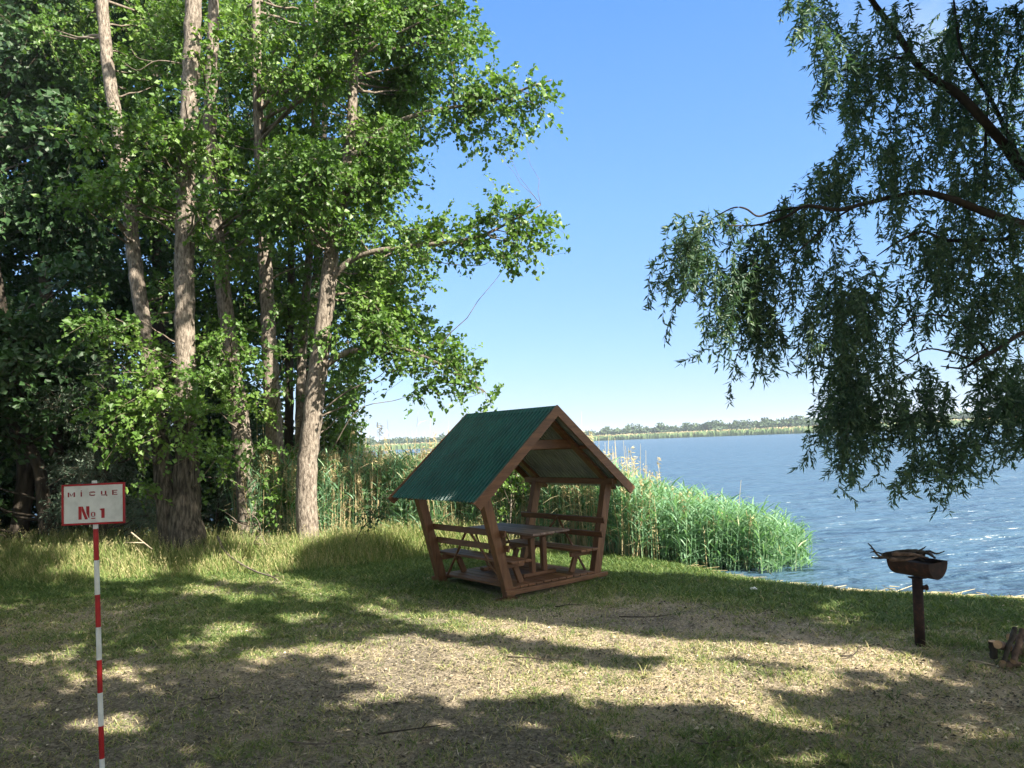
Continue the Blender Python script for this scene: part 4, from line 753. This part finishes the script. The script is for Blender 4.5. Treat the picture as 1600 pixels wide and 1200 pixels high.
# ------------------------------------------------------------------ the shelter
def shelter():
    x0, y0, yaw = GZB; t = empty('picnic_shelter', (x0, y0, 0), 'small brown timber picnic shelter with a green corrugated gable roof and splayed posts', 'shelter'); t.rotation_euler = (0, 0, yaw)
    Z0 = np.zeros(3)
    def b(mb, name, mat, par=None): return mb.build(name, mat, par or t, origin=Z0)
    wb, wt, zt, za, we, ze, v2, o, L = .7755, 1.167, 1.43, 2.536, 1.424, 1.318, 1.621, .244, 1.919
    sl = nrmz(np.array([we, 0, ze-za])); 
    foot = {(-1, 0): -.03, (1, 0): -.10, (-1, 1): -.03, (1, 1): -.05}
    for sx in (-1, 1):
        for k, v in enumerate((0, v2)):
            zb = foot[(sx, k)]; lo_ = np.array([sx*wb, v, zb]); hi_ = np.array([sx*wt, v, zt]); p = MB(); d = nrmz(hi_-lo_)
            p.beam(lo_, hi_, .11, .135, side=(1, 0, 0)); b(p, 'post', WOODZ)
            q = MB(); q.box((sx*wb+(.02 if sx > 0 else -.06), v-.02, zb-.01), (.26, .17, .09)); b(q, 'foot_block', WOODX)
    # floor: cross beams front and back, boards run front to back
    q = MB()
    for v in (-.085, v2+.085): q.box((.04, v, .082), (1.90, .05, .062))
    b(q, 'floor_beam', WOODX)
    q = MB()
    for i in range(11): q.box((-.70+i*.14, v2/2, .128+random.uniform(-.002, .002)), (.128, v2+.10, .030))
    b(q, 'floor_boards', WOODY)
    q = MB(); q.box((.80, -.10, -.0), (.17, .12, .10)); b(q, 'foot_block', SOOT)
    # rails and seats
    for sx in (-1, 1):
        for zr in (.665, .865):
            u = wb+(wt-wb)*(zr/zt)-.085; q = MB(); q.box((sx*u, v2/2, zr), (.032, v2+.30, .085), X=(1, 0, .25*sx), Z=(-.25*sx, 0, 1)); b(q, 'backrest_rail', WOODY)
        q = MB(); us = wb+(wt-wb)*(.46/zt)-.09
        for i in range(3): q.box((sx*(us-.055-i*.118), v2/2, .465), (.108, v2+.22, .034))
        b(q, 'bench_seat', WOODY)
        for v in (.10, v2-.10):
            q = MB(); q.box((sx*(us-.17), v, .408), (.40, .045, .075)); b(q, 'seat_bearer', WOODX)
            q = MB(); q.beam((sx*(us-.34), v+(.03 if v < 1 else -.03), .145), (sx*(us-.24), v+(.03 if v < 1 else -.03), .372), .085, .045, side=(0, 1, 0)); b(q, 'bench_leg', WOODZ)
        q = MB()
        vm = v2/2; q.beam((sx*(us+.05), vm, .88), (sx*(wb-.02), v2-.1, .13), .032, .026); b(q, 'brace', WOODY); q = MB(); q.beam((sx*(us+.05), vm, .88), (sx*(wb-.02), .12, .13), .032, .026); b(q, 'brace', WOODY)
    # frame above
    for v in (.02, v2-.02):
        for sx in (-1, 1):
            q = MB(); q.beam(np.array([sx*.02, v, za-.10]), np.array([sx*(we-.10), v, ze+.085-.10]), .05, .12, side=(0, 1, 0)); b(q, 'rafter', WOODX)
        q = MB(); q.box((0, v+(.055 if v < 1 else -.055), 2.02), (1.02, .05, .13)); b(q, 'collar_tie', WOODX)
    for sx in (-1, 1):
        q = MB(); q.box((sx*(wt-.02), (L-o)/2, zt-.005), (.10, L+o-.12, .085)); b(q, 'eave_beam', WOODY)
        q = MB(); q.box((sx*.62, (L-o)/2, za-.62*.855-.05), (.05, L+o-.1, .05)); b(q, 'purlin', WOODY)
    # barge boards
    for v in (-o-.012, L+.012):
        for sx in (-1, 1):
            q = MB(); a_ = np.array([sx*.0, v, za-.03]); c_ = np.array([sx*(we+.03), v, ze-.055])
            dd = nrmz(c_-a_); nn = np.array([-dd[2]*sx, 0, abs(dd[0])]); P = [(0, 0), (0, 0)]
            h = .120
            poly = [np.array([0, v, za+.03]), np.array([0, v, za+.03-h*1.28]), c_+np.array([-.055*sx, 0, -.035]), c_+np.array([.045*sx, 0, .055])]
            V = [p+np.array([0, -.014, 0]) for p in poly]+[p+np.array([0, .014, 0]) for p in poly]
            Fs = [[3, 2, 1, 0], [4, 5, 6, 7]]+[[i, (i+1) % 4, 4+(i+1) % 4, 4+i] for i in range(4)]
            if sx > 0: Fs = [f[::-1] for f in Fs]
            q.add(V, Fs); b(q, 'barge_board', WOODX)
    # corrugated sheets
    for sx in (-1, 1):
        nrib = 27; prof = []
        for i in range(nrib):
            w_ = (L+o)/nrib
            for f, h in ((0, 0), (.40, 0), (.50, .020), (.84, .020), (.94, 0)): prof.append((-o+(i+f)*w_, h))
        prof.append((L, 0)); prof = np.array(prof); n = len(prof); nrm = np.array([-sl[2]*1, 0, sl[0]]); nrm = nrmz(np.array([sx*-sl[2], 0, sl[0]]))
        V = []
        for off in (0, -.003):
            for tt in (0.0, 1.0):
                c = np.array([sx*we*tt, 0, za+(ze-za)*tt])+nrm*(-.0)
                if tt == 0: c = c+np.array([0, 0, .003])
                for yv, h in prof: V.append(c+np.array([0, yv, 0])+nrm*(h+off+.004))
        Fs = []; fm = []
        for i in range(n-1):
            f = [i, i+1, n+i+1, n+i]; Fs.append(f if sx < 0 else f[::-1]); fm.append(0)
            f = [2*n+i, 2*n+i+1, 3*n+i+1, 3*n+i]; Fs.append(f[::-1] if sx < 0 else f); fm.append(1)
            Fs.append([n+i, n+i+1, 3*n+i+1, 3*n+i]); fm.append(0)
        mk('roof_sheet', np.array(V), np.array(Fs), [GREENTIN, TINUNDER], t, fmat=fm, origin=Z0)
    q = MB()
    for sx in (-1, 1): q.box(np.array([sx*.038, (L-o)/2, za-.022]), (.10, L+o, .004), X=sl*np.array([sx, 1, 1]), Z=nrmz(np.array([sx*-sl[2], 0, sl[0]])))
    q.V = [v+np.array([0, 0, .012]) for v in q.V]; b(q, 'ridge_cap', GREENTIN)
    # table
    c, s = math.cos(yaw), math.sin(yaw)
    tu, tv = .06, .86; tl = np.array([x0+tu*c-tv*s, y0+tu*s+tv*c, .145])
    T = empty('picnic_table', tl, 'long wooden table with two pedestals standing in the shelter', 'table'); T.rotation_euler = (0, 0, yaw)
    q = MB()
    for i in range(5): q.box((-.28+i*.14, 0, .625), (.132, 1.62, .030))
    b(q, 'table_top', TOPWOOD, T)
    for v in (-.48, .48):
        q = MB(); q.box((0, v, .578), (.60, .05, .07)); b(q, 'top_bearer', WOODX, T)
        for u in (-.11, .11): q = MB(); q.box((u, v, .295), (.075, .075, .49)); b(q, 'leg', WOODZ, T)
        q = MB(); q.box((0, v, .026), (.62, .09, .048)); b(q, 'foot', WOODX, T)
    q = MB(); q.beam((-.27, .70, .60), (-.30, .30, .03), .022, .022); b(q, 'brace', WOODY, T); q = MB(); q.beam((.27, .70, .60), (.30, .30, .03), .022, .022); b(q, 'brace', WOODY, T)
shelter()
# ------------------------------------------------------------------ numbered sign
def sign():
    p = at(149, 790, 3.7); base = at(160.5, 1215, 3.7); d = nrmz(p-base); base = base-d*((base[2]+.05)/d[2]); t = empty('numbered_sign', base, 'white numbered sign with a red border on a red and white striped pole', 'sign')
    top = at(147.5, 751, 3.7); Lp = np.linalg.norm(top-base); r = .0115
    # bands measured down the pole in photo pixels
    ys = [751, 825, 873, 925, 974, 1023, 1072, 1121, 1169, 1218, 1267, 1316, 1365, 1500]; pts = [top-d*((y-751)/321.) for y in ys]; pts = [q for q in pts if q[2] > -.05]+[base]
    V, Q, caps = tube([q+0*q for q in pts], r, 12); ca = caps
    Fs = [Q, np.array(caps)]; fm = []
    for i in range(len(pts)-1): fm += [0 if i % 2 == 0 else 1]*12
    fm += [0, 0]; mk('pole', V, Fs, [WHITE, RED], t, smooth=False, fmat=fm)
    yaw = -.02; X = np.array([math.cos(yaw), math.sin(yaw), 0]); X = nrmz(X+np.array([0, 0, .004])); Y = nrmz(d+np.array([.02, 0, 0])); Z = np.cross(X, Y); Y = np.cross(Z, X); cen = at(148.5, 787, 3.685)+Z*(.012)
    W_, H_ = .298, .188
    q = MB(); q.box(cen, (W_, H_, .003), X, Y, Z, bev=.0008); q.build('panel', WHITE, t)
    q = MB(); f = .009
    q.box(cen+Y*(H_/2-.001)+Z*.0015, (W_+.008, f, .010), X, Y, Z, .001); q.box(cen-Y*(H_/2-.001)+Z*.0015, (W_+.008, f, .010), X, Y, Z, .001)
    for s in (-1, 1): q.box(cen+X*s*(W_/2-.001)+Z*.0015, (f, H_-f-.0005, .010), X, Y, Z, .001)
    q.build('border', RED, t)
    k = W_/1010; o = cen-X*W_/2+Y*H_/2+Z*.0014
    def pr(mb, poly): mb.prism([(a*k, -b*k) for a, b in poly][::-1], o, X, Y, Z, .0012)
    def rect(mb, a, b, c, e): pr(mb, [(a, b), (c, b), (c, e), (a, e)])
    m = MB()
    rect(m, 85, 118, 108, 194); rect(m, 180, 118, 203, 194); pr(m, [(114, 135), (126, 135), (144, 172), (136, 186)]); pr(m, [(174, 135), (162, 135), (150, 172), (152, 186)])           # М
    rect(m, 297, 118, 318, 193); rect(m, 299, 94, 316, 107)                                                                                                                        # І
    pr(m, [(455, 118), (520, 118), (535, 128), (535, 140), (515, 136), (462, 136)]); pr(m, [(440, 130), (450, 124), (458, 142), (458, 148), (440, 148)]); pr(m, [(440, 156), (458, 156), (458, 164), (450, 182), (440, 176)]); pr(m, [(462, 170), (515, 170), (535, 166), (535, 178), (520, 188), (455, 188)])   # С
    rect(m, 630, 116, 652, 170); rect(m, 695, 116, 718, 170); rect(m, 636, 175, 715, 188); rect(m, 719, 176, 733, 202)                                                                   # Ц
    rect(m, 815, 107, 838, 187); rect(m, 844, 107, 900, 121); rect(m, 844, 140, 888, 153); rect(m, 844, 173, 900, 187)                                                                  # Е
    m.build('place_lettering', DARKRED, t)
    m = MB(); rect(m, 260, 352, 310, 562); pr(m, [(314, 352), (330, 352), (408, 545), (408, 562), (366, 562), (314, 425)]); pr(m, [(388, 352), (438, 352), (438, 540), (424, 540), (388, 455)])   # N
    for (a, b, c, e) in ((466, 462, 484, 508), (516, 462, 536, 508)): rect(m, a, b, c, e)
    pr(m, [(470, 458), (482, 448), (497, 448), (497, 460), (482, 462)]); pr(m, [(503, 448), (518, 448), (532, 458), (520, 462), (503, 460)]); pr(m, [(470, 512), (482, 510), (497, 512), (497, 522), (482, 522)]); pr(m, [(503, 512), (520, 510), (532, 512), (518, 522), (503, 522)])
    rect(m, 470, 544, 535, 558)
    pr(m, [(605, 402), (640, 396), (688, 396), (688, 550), (635, 550), (635, 432), (628, 424), (618, 420)])   # 1
    m.build('number_lettering', RED, t)
sign()
# ------------------------------------------------------------------ grill
def grill():
    d = 7.15; b0 = gnd(1438, 1010, 0.0); b0[2] = 0; dd = b0[1]; tp = at(1433, 903, dd); t = empty('grill', b0, 'rusty half barrel grill standing on a single leaning pipe post', 'grill')
    sc = dd/F; ax = nrmz(tp-b0); q = MB(); q.tube([b0-ax*.1, b0+ax*.3, tp], 7.6*sc, 14, .03); q.build('post', RUST, t, True)
    kn = at(1444, 918, dd-.03); q = MB(); q.tube([kn-np.array([.03, 0, 0]), kn+np.array([.018, 0, 0])], 3.4*sc, 8); q.tube([kn+np.array([.016, 0, 0]), kn+np.array([.03, 0, 0])], 4.6*sc, 6); q.build('clamp_bolt', RUST, t)
    # trough: half cylinder, axis turned so that its right end faces the camera
    yaw = math.radians(-60); X = np.array([math.cos(yaw), math.sin(yaw), -.03]); X = nrmz(X); Y = nrmz(np.cross([0, 0, 1], X)); Zv = np.cross(X, Y); cen = at(1431, 874, dd); cen = cen.copy()
    Lh, R = .215, .155; n = 14; V = []; Fs = []
    prof = [(math.cos(a)*1.0, math.sin(a)*1.0) for a in np.linspace(math.pi, 2*math.pi, n)]
    xs = [(-Lh, .80), (-Lh+.012, .97), (-Lh+.03, 1), (Lh-.004, 1), (Lh, .98)]
    def ring(x, s, rr): return [cen+X*x+Y*c*rr*s+Zv*sn*rr*s*1.02 for c, sn in prof]
    for (x, s) in xs: V += ring(x, s, R)
    for (x, s) in [(Lh-.006, 1), (-Lh+.018, 1)]: V += ring(x, s, R-.006)
    k = len(xs)+2
    for j in range(k-1):
        for i in range(n-1): Fs.append([j*n+i, j*n+i+1, (j+1)*n+i+1, (j+1)*n+i])
    Fs.append(list(range(n))[::-1]); Fs.append([(len(xs)-1)*n+i for i in range(n)]); Fs.append([(k-1)*n+i for i in range(n)])
    # rim flats
    q = MB(); q.add(V, Fs); q.build('fire_bowl', RUST, t)
    q = MB(); q.box(tp+ax*.004, (.13, .10, .012)); q.build('mounting_plate', RUST, t)
    # ash bed
    q = MB(); q.box(cen-Zv*.055, (Lh*1.8, R*1.72, .03), X, Y, Zv, .01); q.build('ash_bed', SOOT, t)
    tw = [([(1357, 849), (1366, 860), (1372, 868), (1388, 872), (1420, 872)], 2.6, 'dark forked twig jutting up left from the grill'), ([(1362, 871), (1380, 872), (1410, 870), (1445, 866)], 3.0, None), ([(1362, 862), (1374, 864), (1384, 868), (1400, 868)], 2.0, None), ([(1378, 868), (1400, 862), (1430, 861), (1452, 866), (1462, 872)], 3.2, None),
          ([(1395, 866), (1425, 866), (1450, 872)], 3.6, 'reddish thick stick lying along the grill'), ([(1400, 872), (1428, 870), (1446, 878)], 3.4, None), ([(1430, 864), (1441, 858), (1447, 854)], 1.8, 'short twig sticking up from the right of the grill pile'), ([(1436, 866), (1452, 861), (1462, 865), (1468, 864), (1476, 861)], 2.0, 'thin curved twig reaching past the right end of the grill'), ([(1440, 862), (1455, 866), (1460, 872)], 3.0, None), ([(1390, 874), (1420, 874), (1440, 868)], 3.2, None), ([(1410, 860), (1432, 860), (1444, 863)], 2.2, None), ([(1405, 875), (1430, 862), (1440, 872)], 2.6, None)]
    for i, (ln, r, lb) in enumerate(tw):
        off = (-.06, .02, .05, -.02, -.09, .07, 0, -.03, .03, -.07, .04, .01)[i]; P = smooth_path([at(x, y, dd+off) for x, y in ln], 12); P = P+rng.normal(size=P.shape)*.002
        q = MB(); q.tube(P, np.linspace(r*sc, r*sc*.35, 12)[::-1] if i in (0, 1, 2) else np.linspace(r*sc, r*sc*.4, 12), 6, .2)
        if i == 0: q.tube([P[2], P[2]+np.array([-.03, 0, .004])], [.006, .003], 5); q.tube([P[3], P[3]+np.array([-.045, 0, -.012])], [.007, .003], 5)
        o = q.build('dry_twig', LOGBARK if i in (4, 9) else DARKBARK, None, True, origin=P[5]); tag(o, lb or 'dark dry stick tangled in the heap on the grill bowl', 'twig', 'sticks heaped on the grill')
grill()
# ------------------------------------------------------------------ firewood and bits on the ground
def log(a, b, r, label, mat=LOGBARK, wob=.12):
    a = np.asarray(a, float); b = np.asarray(b, float); c = (a+b)/2; m = 9; t = np.linspace(0, 1, m)[:, None]; P = a+(b-a)*t; P[1:-1] += rng.normal(size=(m-2, 3))*r*.12
    V, Q, caps = tube(P, np.linspace(r, r*.88, m), 12, wob); l = empty('firewood_log', c, label, 'log', 'firewood pile at right'); mk('bark', V, Q, mat, l, smooth=True)
    q = MB(); n = 12; i0 = np.arange(n); 
    V0 = np.concatenate([V[:n], V[-n:]]); T = nrmz(b-a); V0 = V0+np.concatenate([np.tile(-T*.001, (n, 1)), np.tile(T*.001, (n, 1))]); q.add(V0[:n], [list(range(n))[::-1]]); q.build('cut_face', CUT, l); q = MB(); q.add(V0[n:], [list(range(n))]); q.build('cut_face', CUT, l)
    return l
def firewood():
    dd = gnd(1570, 1035)[1]
    g_ = lambda x, y, o=0: at(x, y, dd+o)
    log(g_(1559, 1007, -.10), g_(1600, 1018, .35), .036, 'reddish log with its round pale cut end facing the camera, left of the firewood pile')
    log(g_(1551, 1002, -.02), g_(1553, 1027, .0), .034, 'short dark upright stump at the left end of the firewood pile', DARKBARK)
    log(g_(1586, 982, .02), g_(1568, 1034, -.16), .022, 'tall dark stick leaning on the front of the firewood pile', DARKBARK)
    log(g_(1598, 985, .05), g_(1583, 1034, -.14), .028, 'grey brown log leaning beside the tall dark stick')
    log(g_(1566, 1038, -.10), g_(1650, 1046, -.02), .036, 'thick reddish log lying lowest along the front of the pile')
    log(g_(1577, 996, .30), g_(1640, 1002, .42), .034, 'pale ended log lying at the back top of the pile')
    log(g_(1596, 1010, .16), g_(1680, 1012, .22), .05, 'thick grey log stacked inside the pile at the frame edge', DARKBARK)
    log(g_(1600, 1030, .10), g_(1680, 1030, .16), .05, 'heavy brown log at the frame edge under the grey one')
    log(g_(1576, 1012, .06), g_(1610, 1022, .30), .03, 'thin dark log wedged behind the leaning sticks', DARKBARK)
    log(g_(1585, 1022, .12), g_(1640, 1020, .30), .036, 'short brown log tucked low between the leaning sticks and the frame edge')
    log(g_(1604, 990, .26), g_(1670, 994, .30), .04, 'topmost brown log at the frame edge')
    q = MB(); q.tube([gnd(1511, 1036)+np.array([0, 0, .03]), gnd(1530, 1038)+np.array([0, 0, .025]), gnd(1555, 1043)+np.array([0, 0, .02])], [.007, .006, .004], 6); tag(q.build('peeled_stick', PALEWOOD, None, True, origin=gnd(1530, 1038)), 'pale peeled stick lying on the ground left of the firewood', 'stick')
firewood()
P = [at(340, 838, 14.6), at(352, 862, 14.2), at(375, 880, 13.6), at(400, 893, 13.1), gnd(425, 906)+np.array([0, 0, .05]), gnd(434, 908)+np.array([0, 0, .02])]
q = MB(); q.tube(smooth_path(P, 20), np.linspace(.022, .010, 20), 7, .2)
for i, (dx, dz) in enumerate(((.15, .06), (-.1, .12), (.2, .02))): q.tube([P[4], P[4]+np.array([dx, -.1, dz])], [.008, .003], 5)
tag(q.build('fallen_branch', TWIG, None, True, origin=P[2]), 'long thin dead branch slanting down into the grass right of the forked poplar', 'branch')
P = [at(372, 850, 15.2), at(420, 850, 15.0), at(455, 848, 15.0), at(497, 846, 15.0)]
q = MB(); q.tube(smooth_path(P, 14), np.linspace(.024, .014, 14), 7, .2); tag(q.build('fallen_branch', TWIG, None, True, origin=P[1]), 'dead branch lying level across the foot of the wounded poplar', 'branch')
P = [at(395, 900-50, 15), at(408, 835, 14.9), at(418, 862, 14.8)]
q = MB(); q.tube(smooth_path(P, 10), np.linspace(.014, .006, 10), 6, .2); tag(q.build('fallen_branch', TWIG, None, True, origin=P[1]), 'short bent dead twig poking out of the grass between the poplar feet', 'branch')
P = [at(205, 832, 14.2), at(225, 848, 14.1), at(238, 858, 14.0)]
q = MB(); q.tube(smooth_path(P, 10), np.linspace(.016, .006, 10), 6, .2); q.tube([P[1], P[1]+np.array([-.35, 0, .02])], [.012, .004], 5); tag(q.build('fallen_branch', PALEWOOD, None, True, origin=P[1]), 'pale broken branch in the grass left of the forked poplar', 'branch')
c = gnd(1178, 925); V = []
for i in range(5):
    for j in range(5): V.append(c+np.array([(i-2)*.022, (j-2)*.022, .03+.03*random.random()]))
Fs = [[i*5+j, i*5+j+1, i*5+j+6, i*5+j+5] for i in range(4) for j in range(4)]
tag(mk('paper_scrap', V, np.array(Fs), PAPER, origin=c), 'crumpled white scrap lying in the grass near the shore', 'litter')
def ground_twigs():
    spots = [(640, 1148, 'thin dark twig lying in the front middle of the clearing'), (885, 950, 'dark twig lying in the shade before the shelter'), (1010, 968, 'crooked dark twig on the shaded grass right of the shelter'), (1340, 1028, 'small dark twig in the sunlit strip left of the grill'), (840, 1035, 'dark curled twig in the shade of the middle clearing'), (500, 1170, 'thin grey twig on the bare soil in the foreground'), (1120, 1170, 'thin pale twig lying on the dry grass in the foreground'), (330, 1100, 'short brown twig on the soil right of the striped pole')]
    for i, (x, y, lb) in enumerate(spots):
        c = gnd(x, y); a = rng.random()*1.2-.6; L = .12+.16*rng.random(); P = [c+np.array([math.cos(a)*L*t+.02*rng.normal(), math.sin(a)*L*t+.02*rng.normal(), .03+.015*rng.random()]) for t in (-1, -.4, .3, 1)]
        q = MB(); q.tube(smooth_path(P, 12), np.linspace(.008, .003, 12), 6, .25); q.tube([P[2], P[2]+np.array([.05, .06, .04])], [.005, .002], 5)
        tag(q.build('fallen_twig', TWIG if i in (5, 6) else DARKBARK, None, True, origin=c), lb, 'twig', 'twigs lying about the clearing')
ground_twigs()

# ------------------------------------------------------------------ air
def haze():
    m, t, n, l, o = newmat('haze_air'); v = n.new('ShaderNodeVolumePrincipled'); v.inputs['Color'].default_value = (.80, .90, 1, 1); v.inputs['Density'].default_value = .00042; v.inputs['Anisotropy'].default_value = .2; l.new(v.outputs[0], o.inputs['Volume'])
    q = MB(); x0, x1, y0, y1, z0, z1 = -5100, 5100, -3100, 9100, -3.2, 24; V = [(x, y, z) for x in (x0, x1) for y in (y0, y1) for z in (z0, z1)]
    q.add(V, [[0, 1, 3, 2], [4, 6, 7, 5], [0, 4, 5, 1], [2, 3, 7, 6], [0, 2, 6, 4], [1, 5, 7, 3]]); tag(q.build('haze', m), 'pale summer haze over the lake', 'haze', kind='stuff')
haze()
